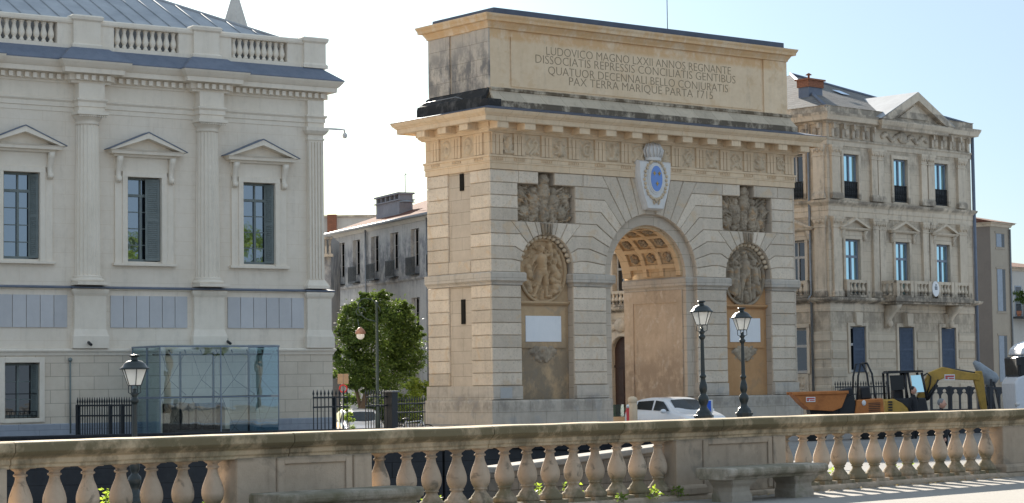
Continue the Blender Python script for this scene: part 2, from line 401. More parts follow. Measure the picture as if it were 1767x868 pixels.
for i, (a, b) in enumerate(NX):
    mb = MB(); mb.pxz([(x+(.004 if x < (a+b)/2 else -.004), z) for x, z in niche_poly(a, b, 1.005)], .37, .384)
    # shelf cornice, plaque frame
    c = (a+b)/2
    mb.mould([(a+.01,.37),(b-.01,.37)], [(0,4.50),(.04,4.52),(.14,4.60),(.14,4.66),(0,4.70)])
    mb.pxz(rect(c-1.08,c+1.08,2.92,4.44), .31, .371); mb.pxz(rect(c-1.27,c-1.10,2.4,4.5), .335, .371)
    nch = mb.build('niche', M['niche'] if i == 0 else M['niche_ochre'], arch, label=None)
    m2 = MB(); m2.pxz(rect(c-.86,c+.86,3.15,4.12), .285, .312)
    m2.build('marble_plaque', M['marble'], arch, bevel=.01)
    # cartouche under the plaque
    sh = []
    for s_ in (-1, 1):
        for k in range(9):
            t = k/8; sh.append((c+s_*(.1+.52*t), 2.90-.10*sin(t*9), .11-.03*t, c+s_*(.16+.5*t), 2.72-.16*t*(1-t)*4+.15*t, .07, .9))
        sh.append((c+s_*.5, 2.78, .14, c+s_*.5, 2.78, .14, .8)); sh.append((c+s_*.3, 2.55, .10, c+s_*.12, 2.42, .08, .8))
    sh += [(c, 2.85, .16, c, 2.55, .12, 1.0), (c-.3, 2.6, .13, c+.3, 2.6, .13, .6)]
    m3 = MB(); relief(m3, c-.72, c+.72, 2.28, 3.0, .375, sh, 48, 26, .03, lambda x, z, c=c: ((x-c)/.70)**2+((z-2.72)/.36)**2 < 1+.15*sin(11*atan2(z-2.7, x-c)), 3+i)
    m3.build('carved_cartouche', M['carved'], arch)
    # oval medallion with hero figure
    mz, rx, rz = 5.82, 1.17, 1.24
    m4 = MB()
    ring = []
    for k in range(41):
        t = 2*pi*k/40
        ring.append([(c+(rx+o)*cos(t), y, mz+(rz+o)*sin(t)) for o, y in ((.0,.37),(.0,.27),(-.05,.25),(-.10,.27),(-.13,.33),(-.13,.37))])
    m4.loft(ring, True, False)
    m4.build('medallion_frame', M['niche'] if i == 0 else M['carved'], arch)
    K = lambda xa, za, ra, xb, zb, rb, k=1.0: (c+xa, mz+za, ra, c+xb, mz+zb, rb, k)
    if i == 0:   # striding nude with a club over a crouching foe
        fig = [K(-.10,.78,.12,-.10,.84,.13,1.2), K(-.10,.60,.09,-.10,.70,.08), K(-.14,.45,.22,-.10,.10,.19,1.1), K(-.10,.02,.20,-.10,-.08,.19,1.1),
               K(-.20,-.1,.16,-.28,-.5,.12,1.1), K(-.28,-.5,.11,-.42,-.92,.08), K(-.42,-.95,.08,-.56,-.98,.06), K(0,-.1,.17,.12,-.5,.12,1.1), K(.12,-.5,.11,.14,-.9,.08), K(.14,-.94,.08,.36,-.98,.06),
               K(-.32,.52,.10,-.55,.25,.08), K(-.55,.25,.08,-.66,.0,.07), K(-.7,.1,.16,-.62,-.2,.14,.7), K(.05,.55,.10,.32,.62,.08), K(.32,.62,.08,.42,.8,.07), K(.42,.45,.09,.30,.95,.14),
               K(.45,.1,.17,.62,-.2,.2,.9), K(.55,.32,.12,.55,.38,.12), K(.4,-.35,.15,.7,-.45,.14), K(.6,-.6,.2,.75,-.75,.15,.8), K(.35,.05,.08,.2,-.2,.07), K(.5,-.8,.14,.8,-.6,.1), K(.7,.55,.13,.85,.2,.1,.7), K(.55,.75,.12,.7,.6,.1,.7), K(-.75,-.45,.14,-.6,-.75,.12,.6)]
    else:        # crowded group of standing figures
        fig = [K(.0,.72,.12,.0,.8,.12,1.2), K(-.02,.5,.2,.0,.05,.2,1.1), K(-.1,0,.17,-.22,-.5,.12), K(-.22,-.5,.11,-.2,-.95,.09), K(.1,0,.17,.2,-.48,.12), K(.2,-.48,.11,.3,-.95,.09),
               K(-.5,.5,.12,-.5,.55,.12,1.1), K(-.52,.25,.18,-.55,-.2,.2), K(-.6,-.2,.2,-.65,-.7,.18), K(-.42,-.3,.14,-.4,-.85,.12), K(-.2,.45,.09,-.45,.15,.08), K(.2,.45,.1,.48,.25,.08),
               K(.5,.5,.12,.52,.58,.12,1.1), K(.52,.25,.17,.55,-.25,.18), K(.6,-.3,.18,.72,-.6,.15), K(.42,-.4,.14,.45,-.85,.12), K(.75,.3,.12,.8,-.1,.12), K(-.78,.2,.13,-.8,-.3,.12), K(-.3,.85,.08,-.75,.5,.07), K(.25,.9,.08,.7,.6,.08), K(0,-.7,.14,.1,-1.0,.12), K(-.1,.95,.1,.1,1.0,.08)]
    m5 = MB(); relief(m5, c-rx+.1, c+rx-.1, mz-rz+.1, mz+rz-.1, .35, [(a_, b_, c_, d_, e_, f_, k_*1.7) for a_, b_, c_, d_, e_, f_, k_ in fig]+drape(c, mz, i), 120, 128, .02, lambda x, z, c=c: ((x-c)/(rx-.11))**2+((z-mz)/(rz-.11))**2 < 1, 11+i)
    m5.build('medallion_relief', M['niche'] if i == 0 else M['carved'], arch)
    # trophy of arms
    a, b = TX[i]; c = (a+b)/2; rr = random.Random(40+i)
    sh = []
    for k in range(120):
        x = rr.uniform(a+.1, b-.1); z = rr.uniform(7.7, 8.95); an = pi/2+(x-c)*-.9+rr.uniform(-.5,.5); L = rr.uniform(.08,.38)
        sh.append((x-L*cos(an), z-L*sin(an), rr.uniform(.015,.06), x+L*cos(an), z+L*sin(an), rr.uniform(.015,.05), 1.5, rr.uniform(0,.17)))
    for s_ in (-1, 1):
        sh += [(c+s_*.48, 8.45, .27, c+s_*.45, 8.1, .22, .95), (c+s_*.48, 8.85, .15, c+s_*.48, 8.8, .15, 1.2), (c+s_*.9, 8.0, .26, c+s_*.9, 8.0, .26, .6), (c+s_*1.05, 8.6, .2, c+s_*1.2, 8.3, .12, .8), (c+s_*.4, 7.85, .16, c+s_*.55, 7.72, .12, 1.0)]
    sh += [(c, 8.95, .24, c, 8.7, .28, 1.1), (c, 9.25, .25, c, 9.3, .2, 1.2), (c, 8.5, .2, c, 7.75, .15, 1.1)]
    pz = troph_poly(a, b)
    m6 = MB(); relief(m6, a+.003, b-.003, 7.5, 9.5, .372, [q if len(q) > 7 else (*q[:6], q[6]*1.15, .04) for q in sh], 150, 110, .05, lambda x, z, a=a, b=b, c=c: (7.62 < z < 9.04 and a+.02 < x < b-.02) or (z >= 9.04 and abs(x-c) < .38) or (z <= 7.62 and a < x < b and noise.noise((x*4,z*4,3)) > .1), 5+i)
    m6.build('trophy_relief', M['carved'], arch)
    # pendant keystone between trophy and medallion
    m7 = MB(); m7.block([(c-.20,7.13),(c+.20,7.13),(c+.30,7.6),(c-.30,7.6)], .08, .13, .05)
    for k in (-1, 0, 1): m7.tube([(c+k*.11,-.06,7.18),(c+k*.14,-.07,7.55)], .05, 6)
    m7.build('niche_keystone', M['carved'], arch)
    m8 = MB()
    for k in range(15):
        t = radians(15+150*k/14); m8.ball((c+1.2*cos(t), .20, 5.9+1.2*sin(t)), .11, .09, .09, 8, 6)
    m8.build('leaf_garland', M['carved_pale'], arch)

# rustication ---------------------------------------------------------------
mb = MB(); G = .006; G2 = .006
def row(lo, hi, n): return [lo+(hi-lo)*i/n for i in range(n+1)]
lows, ups = row(1.535, 5.24, 8), row(5.72, 9.515, 8)
for k in range(8):
    za, zb = lows[k]+G, lows[k+1]-G
    for a, b in ((0,1.40),(3.93,5.55),(10.31,11.93),(14.46,W)):
        mb.block(rect(a,b,za,zb), .08, .07, .02)
def disc(cx, cz, r):
    def f(z):
        d = r*r-max(0, z-cz)**2
        return (cx-sqrt(d), cx+sqrt(d)) if d > 0 else (cx, cx)
    f.z = (-9, cz+r); return f
def bx(a, b, z0, z1):
    def f(z): return (a, b)
    f.z = (z0, z1); return f
RK = [3.30,3.30,3.30,3.30,3.36,3.48,3.66,3.95]          # where each radial joint meets its course line
ang = [0.0]+[math.asin((ups[k]-5.75)/RK[k]) for k in range(1, 8)]
def arch_edge(k, s_):
    """edge of course k against the great arch: out along one radial joint, round the intrados, back along the next"""
    z0, z1 = ups[k]+G, ups[k+1]-G
    def pt(r, a): return (CX+s_*r*cos(a), 5.75+r*sin(a))
    d = .0035
    if k == 7:
        a = ang[7]+d; return [(CX+s_*(z0-5.75)/math.tan(a), z0), (CX+s_*(z1-5.75)/math.tan(a), z1)]
    a0, a1 = ang[k]+d, ang[k+1]-d
    lo = [(CX+s_*max(2.392,(z0-5.75)/math.tan(a0)) if k else CX+s_*2.392, z0)]
    if k: lo.append(pt(2.392, a0))
    mid = [pt(2.392, a0+(a1-a0)*i/4) for i in range(0 if not k else 1, 4)]
    return lo+mid+[pt(2.392, a1), (CX+s_*(z1-5.75)/math.tan(a1), z1)]
big = disc(CX, 5.75, 4.2); big.z = (-9, 99)
NR = 1.279; NK = [1.279,1.65,1.70,1.7536]
nang = [0.0]+[math.asin((ups[k]-5.9)/NK[k]) for k in range(1, 4)]
def niche_edge(c, k, s_):
    z0, z1 = ups[k]+G, ups[k+1]-G
    d = .006
    def pt(a): return (c+s_*NR*cos(a), 5.9+NR*sin(a))
    if k == 3: return [(c+s_*(z0-5.9)/math.tan(nang[3]+d), z0), (c+s_*(z1-5.9)/math.tan(nang[3]+d), z1)]
    a0, a1 = (nang[k]+d if k else 0), nang[k+1]-d
    lo = [(c+s_*NR, z0)] if not k else [(c+s_*max(NR*cos(a0), (z0-5.9)/math.tan(a0)), z0), pt(a0)]
    return lo+[pt(a0+(a1-a0)*i/4) for i in range(0 if not k else 1, 5)]+[(c+s_*(z1-5.9)/math.tan(a1), z1)]
nd_ = [disc((a+b)/2, 5.9, 1.735) for a, b in NX]
for o_, (a, b) in zip(nd_, NX): o_.z = (-9, 7.60); o_.c = (a+b)/2
obs = nd_+[big]+[bx(a, b, 7.60, 9.06) for a, b in TX]+[bx((a+b)/2-.39, (a+b)/2+.39, 9.02, 9.6) for a, b in TX]
for k in range(8):
    za, zb = ups[k]+G, ups[k+1]-G
    zs = [za+(zb-za)*i/6 for i in range(7)]
    act = sorted([o for o in obs if o.z[0] < zb-.05 and o.z[1] > za+.05], key=lambda o: sum(o(zs[3])))
    edges = [lambda z: (0, 0)]+act+[lambda z: (W, W)]
    for A_, B_ in zip(edges[:-1], edges[1:]):
        L = list(zip([A_(z)[1]+(G2 if A_ is not edges[0] else 0) for z in zs], zs)); R_ = list(zip([B_(z)[0]-(G2 if B_ is not edges[-1] else 0) for z in zs], zs))
        if A_ in nd_: L = niche_edge(A_.c, k, 1)
        if B_ in nd_: R_ = niche_edge(B_.c, k, -1)
        if A_ is big: L = arch_edge(k, 1)
        if B_ is big: R_ = arch_edge(k, -1)
        if A_ is not big and B_ is not big and A_ not in nd_ and B_ not in nd_ and min(r[0]-l[0] for l, r in zip(L, R_)) < .06: continue
        fx = (min, max)
        sl_, sr_ = max(p[0] for p in (L if A_ is not big and A_ not in nd_ else (L[0], L[-1]))), min(p[0] for p in (R_ if B_ is not big and B_ not in nd_ else (R_[0], R_[-1])))
        n = max(1, round((sr_-sl_)/1.35)) if sr_-sl_ > 1.5 else 1
        cuts = [sl_+(sr_-sl_)*(i+(.18 if k % 2 else -.12))/n for i in range(1, n)]
        for i in range(n):
            def thinp(q):
                return [q[0], q[-1]] if max(abs(p[0]-q[0][0]) for p in q) < .01 else q
            lo = thinp(L) if i == 0 else [(cuts[i-1]+G2, z) for z in (za, zb)]
            hi = thinp(R_) if i == n-1 else [(cuts[i]-G2, z) for z in (za, zb)]
            mb.block(lo[::-1]+hi, .08, .07, .018)
for s_ in (-1, 1):       # tall voussoirs between the crest and the stepped ones
    e = [ang[7], radians(65), radians(74.5), radians(84)]
    for a0, a1 in zip(e[:-1], e[1:]):
        a0 += .0035; a1 -= .0035; zt = 9.515-G
        top = [(CX+s_*(zt-5.75)/math.tan(a), zt) for a in (a0, a1)]
        bot = [(CX+s_*2.392*cos(a1+(a0-a1)*i/3), 5.75+2.392*sin(a1+(a0-a1)*i/3)) for i in range(4)]
        mb.block(top+bot, .08, .07, .018)
for a, b in NX:
    c = (a+b)/2
    for s_ in (-1, 1):
        e = [nang[3], radians(59), radians(72), radians(80)]
        for a0, a1 in zip(e[:-1], e[1:]):
            a0 += .006; a1 -= .006; zt = ups[4]-G
            top = [(c+s_*(zt-5.9)/math.tan(q), zt) for q in (a0, a1)]
            bot = [(c+s_*NR*cos(a1+(a0-a1)*i/3), 5.9+NR*sin(a1+(a0-a1)*i/3)) for i in range(4)]
            mb.block(top+bot, .08, .07, .018)
mb.build('rusticated_front', M['ashlar'], arch)
mb = MB(SIDE)
for k in range(8):
    for (a, b) in ((-1.27,-.085),(-D,-2.65)):
        mb.block(rect(a,b,lows[k]+G,lows[k+1]-G), .08, .07, .02)
        mb.block(rect(a,b,ups[k]+G,ups[k+1]-G), .08, .07, .02)
mb.block(rect(-2.64,-1.28,ups[0]+G,ups[1]-G), .08, .07, .02)
mb.build('rusticated_side', M['ashlar_side'], arch)
mb = MB(); mb.box(W-.08,W,0.0,D,1.54,9.5); mb.build('right_flank', M['core'], arch)
for z0, z1 in ((8.83,9.47),(3.84,4.76)):
    m = MB(); m.box(.03,.078,1.70,1.92,z0,z1); m.build('slit_window', M['dark_slot'], arch)  # flat slab on solid stone; the slit's inner shade is its dark colour

# plinth, imposts ---------------------------------------------------------------
for a, b in ((-.14,5.68),(10.18,W+.14)):
    mb = MB(); mb.mould([(a,D+.14),(a,-.14),(b,-.14),(b,D+.14)], [(0,-.55),(0,.93),(-.02,.99),(-.08,1.0)], closed=True)
    mb.box(a+.05,b-.05,-.09,D+.09,-.5,.998)
    mb.build('plinth', M['plinth'], arch)
for a, b in ((-.05,1.395),(3.935,5.60),(10.26,11.925),(14.465,W+.05)):
    mb = MB(); mb.block(rect(a,b,1.0,1.53), .375, .43, .03)
    if a < 0: mb.box(-.05,.10,.378,D+.05,1.0,1.525)
    if b > W: mb.box(W-.1,W+.05,.378,D+.05,1.0,1.525)
    mb.build('upper_plinth', M['plinth'], arch)
ip = [(-.02,5.245),(.02,5.25),(.03,5.32),(.10,5.38),(.14,5.40),(.14,5.67),(.10,5.715),(-.02,5.72)]
for path in ([(0,D),(0,0),(1.40,0),(1.40,.37)], [(3.93,.37),(3.93,0),(5.55,0),(5.55,.22),(CX-1.97,.22),(CX-1.97,D-.1)], [(CX+1.97,D-.1),(CX+1.97,.22),(10.31,.22),(10.31,0),(11.93,0),(11.93,.37)], [(14.46,.37),(14.46,0),(W,0),(W,D)]):
    mb = MB(); mb.mould(path, ip); mb.build('impost', M['plinth'], arch)
# passage: jambs, coffered vault
for s_ in (-1, 1):
    mb = MB(); xw = CX+s_*1.97
    for y0, y1, z0, z1 in ((.42,.75,-.5,5.24),(3.35,3.9,-.5,5.24),(.75,3.35,4.75,5.24)):
        mb.box(min(xw,xw-s_*.05),max(xw,xw-s_*.05),y0,y1,z0,z1)
    mb.box(min(xw-s_*.004,xw+s_*.3),max(xw-s_*.004,xw+s_*.3),.42,3.9,-.5,5.24)
    mb.build('passage_wall', M['jamb'], arch)
mb = MB(); ro, ri = 1.968, 1.86
def arcbox(a0, a1, y0, y1, n):
    mb.loft([[(CX+r*cos(radians(a0+(a1-a0)*i/n)), y, 5.75+r*sin(radians(a0+(a1-a0)*i/n))) for r, y in ((ro,y0),(ri,y0),(ri,y1),(ro,y1))] for i in range(n+1)], False)
for y0, y1 in ((.42,.66),(1.42,1.64),(2.40,2.62),(3.38,3.88)): arcbox(2, 178, y0, y1, 32)
aa = [2,12]+[x for k in range(6) for x in (36+k*22.2, 41+k*22.2)][:-2]+[168,178]
for k in range(8):
    a = 14+k*21.7
    for y0, y1 in ((.66,1.42),(1.64,2.40),(2.62,3.38)): arcbox(a-2.6, a+2.6, y0+.001, y1-.001, 2)
mb.build('vault_rib', M['vault'], arch)
mb = MB()
for k in range(7):
    a = radians(14+(k+.5)*21.7)
    for y in (1.04,2.02,3.0):
        for q in range(6):
            t = q*pi/3; mb.ball((CX+1.93*cos(a)-.13*sin(a)*cos(t), y+.15*sin(t), 5.75+1.93*sin(a)+.13*cos(a)*cos(t)), .09,.09,.09, 8, 5)
        mb.ball((CX+1.9*cos(a), y, 5.75+1.9*sin(a)), .08,.08,.08, 8, 5)
mb.build('vault_rosette', M['carved'], arch)
mb = MB(); n = 24
mb.loft([[(CX+r*cos(pi*i/n), y, 5.75+r*sin(pi*i/n)) for r, y in ((1.972,.385),(1.966,.385),(1.966,3.9),(1.972,3.9))] for i in range(n+1)], True, False)
mb.build('vault_soffit', M['vault'], arch)

# entablature -------------------------------------------------------------------
U3 = [(0,D),(0,0),(W,0),(W,D)]
mb = MB()
mb.mould(U3, [(-.1,9.517),(.03,9.52),(.03,9.74),(.055,9.745),(.055,9.95),(.09,9.97),(.09,10.04),(-.1,10.045)], closed=True)
mb.box(.03,W-.03,.03,D,9.53,11.8)
mb.mould(U3, [(-.05,10.04),(.02,10.045),(.02,10.86),(-.05,10.87)])
TG = [(CX+1.32*k) for k in range(-5, 6)]
def trig(mb, x, hw=.27):
    for q in (-1, 0, 1): mb.pxz([(x+q*.18-.075,10.06),(x+q*.18+.075,10.06),(x+q*.18+.075,10.78),(x+q*.18-.075,10.78)], -.085, 0)
    mb.box(x-hw,x+hw,-.10,0,10.78,10.86); mb.box(x-hw,x+hw,-.05,0,10.06,10.78)
    for q in range(6): mb.pxz([(x-.25+q*.09,9.86),(x-.19+q*.09,9.86),(x-.205+q*.09,9.94),(x-.235+q*.09,9.94)], -.105, -.05)
for x in TG+[.30,W-.30]:
    tri_mb = MB(); trig(tri_mb, x); tri_mb.build('triglyph', M['entab'], arch)
for y in (-.62,-1.97,-3.32): t2 = MB(SIDE); trig(t2, y); t2.build('triglyph', M['entab'], arch)
mb.build('frieze', M['entab'], arch)
rr = random.Random(3)
for k in range(-1, len(TG)):
    xa = TG[k]+.28 if k >= 0 else .60; xb = TG[k+1]-.28 if k < len(TG)-1 else W-.60
    if k+1 in (5,) or k == 5: pass
    c = (xa+xb)/2; z = 10.42
    kind = k % 4; sh = []
    if kind == 0:
        for s_ in (-1,1): sh += [(c+s_*.1,z+.25,.06,c+s_*.24,z+.12,.06,1), (c+s_*.24,z+.12,.06,c+s_*.1,z-.1,.06,1), (c+s_*.1,z-.1,.06,c+s_*.25,z-.25,.06,1)]
    elif kind == 1: sh = [(c,z+.2,.1,c,z-.15,.16,.8),(c-.22,z+.1,.07,c+.22,z-.2,.06,1),(c+.22,z+.1,.07,c-.22,z-.2,.06,1)]
    elif kind == 2:
        t = [(c+.23*cos(q*.8)*(1-q*.05), z+.26*sin(q*.8)*(1-q*.05)) for q in range(9)]
        sh = [(*t[q],.06,*t[q+1],.055,1.1) for q in range(8)]
    else: sh = [(c,z+.24,.09,c,z+.2,.09,1.2),(c,z+.1,.15,c,z-.2,.1,.9),(c-.1,z+.05,.06,c-.25,z+.2,.05,1),(c+.1,z+.05,.06,c+.25,z-.05,.05,1),(c-.2,z-.25,.08,c+.2,z-.25,.08,.8)]
    for q in range(4): sh.append((c+rr.uniform(-.25,.25), z+rr.uniform(-.3,.3), .05, c+rr.uniform(-.25,.25), z+rr.uniform(-.3,.3), .04, 1))
    m = MB(); relief(m, xa, xb, 10.07, 10.84, -.022, [(*q_[:6], q_[6]*1.5) for q_ in sh], 34, 34, .02, None, k); m.build('metope_relief', M['carved_pale'], arch)
for ya, yb in ((-1.68,-.91),(-3.03,-2.26)):
    m = MB(SIDE); c = (ya+yb)/2; sh = [(c+.22*cos(q*.7), 10.45+.27*sin(q*.7), .06, c+.22*cos(q*.7+.7), 10.45+.27*sin(q*.7+.7), .06, 1) for q in range(9)]+[(c,10.4,.12,c,10.3,.14,.7)]
    relief(m, ya, yb, 10.07, 10.84, -.022, sh, 26, 26, .015, None, 9); m.build('metope_relief', M['carved_pale'], arch)
mb = MB()
mb.mould(U3, [(0,10.86),(.12,10.87),(.14,10.91),(.21,10.96),(.23,11.02),(.28,11.03),(.28,11.225),(.75,11.235),(.75,11.185),(.79,11.185),(.80,11.37),(.83,11.38),(.86,11.42),(.92,11.47),(.96,11.54),(.98,11.60),(.0,11.85)], closed=True)
mb.build('cornice', M['entab'], arch)
mb = MB(); mb.mould(U3, [(.96,11.607),(.99,11.60),(.99,11.622),(.1,11.85),(.1,11.83)], closed=True); mb.build('cornice_flashing', M['lead'], arch)
mb = MB(); ms = MB(SIDE)
for x in [CX+1.32*k for k in range(-6, 7)]:
    if x < .1 or x > W-.1: x = max(.05, min(W-.05, x))
    mb = MB(); mb.box(x-.26,x+.26,-.75,-.26,10.95,11.22); mb.box(x-.29,x+.29,-.78,-.26,11.185,11.23); mb.build('modillion', M['entab'], arch, bevel=.012)
for y in (-.62,-1.97,-3.32): ms = MB(SIDE); ms.box(y-.26,y+.26,-.75,-.26,10.95,11.22); ms.box(y-.29,y+.29,-.78,-.26,11.185,11.23); ms.build('modillion', M['entab'], arch, bevel=.012)

# attic --------------------------------------------------------------------------
A0, A1, AY = .10, 15.68, .12
mb = MB(); mb.mould([(A0,AY),(A1,AY),(A1,D-.1)], [(.30,11.78),(.30,12.05),(.26,12.10),(.12,12.33),(.10,12.42),(.14,12.45),(.14,12.53),(.03,12.58),(-.1,12.6)])
mb.build('attic_base', M['attic_base'], arch)
mb = MB(); mb.mould([(A0+4,D-.1),(A0,D-.1),(A0,AY)], [(.342,11.78),(.342,12.08),(.32,12.2),(.20,12.26),(.06,12.5),(-.1,12.6)]); mb.box(A0-.34,A0+.3,AY-.335,D-.1,11.79,12.09)
mb.build('blackened_base', M['attic_base_end'], arch)
mb = MB(); mb.box(A0+.05,A1,AY+.05,D-.1,11.9,14.95)
for a, b in ((A0+.055,1.02),(14.36,A1+.02)): mb.box(a,b,AY-.012,AY+.1,12.55,14.76)
mb.box(1.16,14.22,AY+.012,AY+.1,12.66,14.52)
mb.build('attic_wall', M['attic'], arch)
ms = MB(SIDE)
for a, b in ((-1.18,-AY-.0),(-D+.1,-2.55)): ms.box(a,b,A0-.02,A0+.2,12.55,14.76)
ms.box(-2.5,-1.22,A0+.03,A0+.2,12.5,14.9)
ms.build('attic_end_wall', M['attic_end'], arch)
mb = MB(); mb.mould([(A0,D-.1),(A0,AY),(A1,AY),(A1,D-.1)], [(-.1,14.76),(.05,14.77),(.07,14.84),(.14,14.95),(.16,15.0),(.30,15.02),(.31,15.12),(.36,15.2),(.38,15.27),(-.1,15.29)], closed=True)
mb.build('attic_cornice', M['attic'], arch)
mb = MB(); mb.box(.22,15.42,-.05,D-.2,15.285,15.52); mb.box(.15,15.5,-.10,D-.12,15.283,15.31); mb.build('attic_roof', M['lead'], arch, bevel=.02)
mb = MB(); mb.tube([(10.7,1.9,15.5),(10.7,1.9,18.2)], .018, 6); mb.build('lightning_rod', M['steel'], arch)
mb = MB(SIDE); mb.tube([(-3.85,-.36,12.2),(-3.5,-.42,12.28),(-1.5,-.42,12.30),(-1.2,-.33,12.2)], .018, 5); mb.build('bird_wire', M['steel'], arch)
ins = MB()
for body, xl, xr, z in (('LUDOVICO MAGNO LXXII ANNOS REGNANTE',2.86,12.51,13.99),('DISSOCIATIS REPRESSIS CONCILIATIS GENTIBUS',2.33,12.76,13.645),('QUATUOR DECENNALI BELLO CONJURATIS',2.94,12.33,13.25),('PAX TERRA MARIQUE PARTA 1715',3.96,11.48,12.91)):
    t = MB(); text_mesh(t, body, .46, 0, AY+.012, z, .004, -.007)
    xs = [p[0] for p in t.v]; k = (xr-xl)/(max(xs)-min(xs)); x0 = min(xs)
    ins.add([(xl+(p[0]-x0)*k, p[1]-.002, p[2]) for p in t.v], t.f)
ins.build('inscription', M['letter'], arch)

# crest keystone -------------------------------------------------------------------
crest = MB()
half = [(.87,10.20),(.86,9.9),(.84,9.5),(.72,9.05),(.62,8.75),(.52,8.5),(.45,8.28)]
poly = [(CX-x, z) for x, z in half]+[(CX+x, z) for x, z in half[::-1]]
crest.block(poly, .08, .36, .06)
cr = crest.build('coat_of_arms', M['white_crest'], arch)
m = MB(); m.pxz([(CX+.36*cos(t*pi/18), 9.50+.56*sin(t*pi/18)) for t in range(36)], -.34, -.26); m.pxz([(CX+.42*cos(t*pi/18), 9.50+.63*sin(t*pi/18)) for t in range(36)], -.31, -.26)
m.build('crest_rim', M['white_crest'], cr, bevel=.015)
m = MB(); m.pxz([(CX+.30*cos(t*pi/18), 9.50+.50*sin(t*pi/18)) for t in range(36)], -.352, -.3); m.build('blue_shield', M['blue_enamel'], cr)
m = MB()
for fx, fz in ((-.12,9.70),(.14,9.70),(.02,9.30)):
    x = CX+fx
    m.pxz([(x,fz+.10),(x-.035,fz),(x-.02,fz-.08),(x+.02,fz-.08),(x+.035,fz)], -.37, -.35)
    for s_ in (-1,1): m.tube([(x,-.36,fz-.05),(x+s_*.05,-.36,fz+.03),(x+s_*.075,-.36,fz-.01)], .014, 5)
m.build('golden_lily', M['gilt'], cr)
m = MB()
for k in range(30):
    t = 2*pi*k/30; m.ball((CX+.55*cos(t)*(1+.06*(k % 2)), -.30, 9.45+.76*sin(t)), .07,.05,.07, 7, 5)
for s_ in (-1,1): m.tube([(CX+s_*.1,-.31,8.5),(CX+s_*.16,-.32,8.62),(CX+s_*.05,-.32,8.72),(CX,-.3,8.55)], .035, 6)
m.build('carved_collar', M['carved_pale'], cr)
m = MB(); m.lathe([(.36,10.2),(.38,10.24),(.38,10.34),(.36,10.36),(.42,10.6),(.40,10.72),(.28,10.84),(.1,10.92),(.05,10.95),(.09,11.0),(.05,11.06),(.01,11.07)], (CX,-.14,0), 20, sy=.7)
for k in range(9):
    t = pi*k/8+pi; m.tube([(CX+.38*cos(t),-.14+.27*sin(t),10.34),(CX+.46*cos(t),-.14+.33*sin(t),10.6),(CX+.3*cos(t),-.14+.2*sin(t),10.86)], .04, 6)
m.build('crown', M['white_crest'], cr)
m = MB(); m.box(.30,.85,-.065,-.045,1.07,1.46); m.build('notice_plate', M['notice'], arch)
# ------------------------------------------------------------------ ground
def ground_mat(name, c1, c2, sc=1.5, bump=.3, fine=60):
    N = NT(name); co = N.coord(False)
    a = N.noise(co, .22, 6, .65); b = N.noise(co, sc*8, 6, .75)
    c = N.mix(N.ramp(N.math('ADD', N.math('MULTIPLY', a, .6), N.math('MULTIPLY', b, .4)), .38, .64), c1, c2)
    return N.finish(N.pbsdf(c, .95, 0., N.n('Bump', {'Height':N.noise(co, fine, 4),'Strength':bump,'Distance':.02}), .2))
M['promenade'] = ground_mat('promenade grit', (.33,.31,.28), (.26,.24,.215))
M['asphalt'] = ground_mat('street asphalt', (.25,.24,.225), (.19,.18,.17))
M['paving'] = ground_mat('pale paving', (.34,.31,.27), (.27,.245,.21))
BA = radians(6.05); BO = Vector((9.6,20.62,0)); bX = Vector((cos(BA),sin(BA),0)); bY = Vector((-sin(BA),cos(BA),0))
def BW(u, v, z=0): return BO+bX*u+bY*v+Vector((0,0,z))
mb = MB(); P = [BW(-60,.30), BW(60,.30), BW(60,-90), BW(-60,-90)]
mb.add([(p.x,p.y,0) for p in P], [(0,1,2,3)]); mb.build('promenade_ground', M['promenade'], kind='structure')
# terrain beyond the balustrade: sunken lane on the left rising to street level on the right
def gz(x, y):
    q = Vector((x,y,0))-BO; u = q.dot(bX); v = q.dot(bY)
    t = max(0, min(1, (u-1.13*v-10.4)/1.6)); t = t*t*(3-2*t)
    lane = -3.6+3.54*t
    k = max(0, min(1, (v-29)/3.0)) if t < .5 else max(0, min(1, (v-9)/20))
    return lane*(1-k)+(-.5)*k
mb = MB(); n = 120; us = [-40+1*i for i in range(n)]; vsq = [.3+.75*j for j in range(51)]
pts = []
for v in vsq:
    for u in us:
        p = BW(u, v); pts.append((p.x,p.y,gz(p.x,p.y)))
mb.add(pts, [(j*n+i, j*n+i+1, (j+1)*n+i+1, (j+1)*n+i) for j in range(50) for i in range(n-1)], True)
mb.build('street', M['asphalt'], kind='structure')
mb = MB(); P = [BW(-400,37.5), BW(400,37.5), BW(400,900), BW(-400,900)]
mb.add([(p.x,p.y,-.506) for p in P], [(0,1,2,3)]); mb.build('ground', M['asphalt'], kind='structure')
mb = MB(); mb.box(46.9,53.6,60.9,67.5,-.6,.115); mb.build('pavement', M['paving'], kind='structure', bevel=.03)
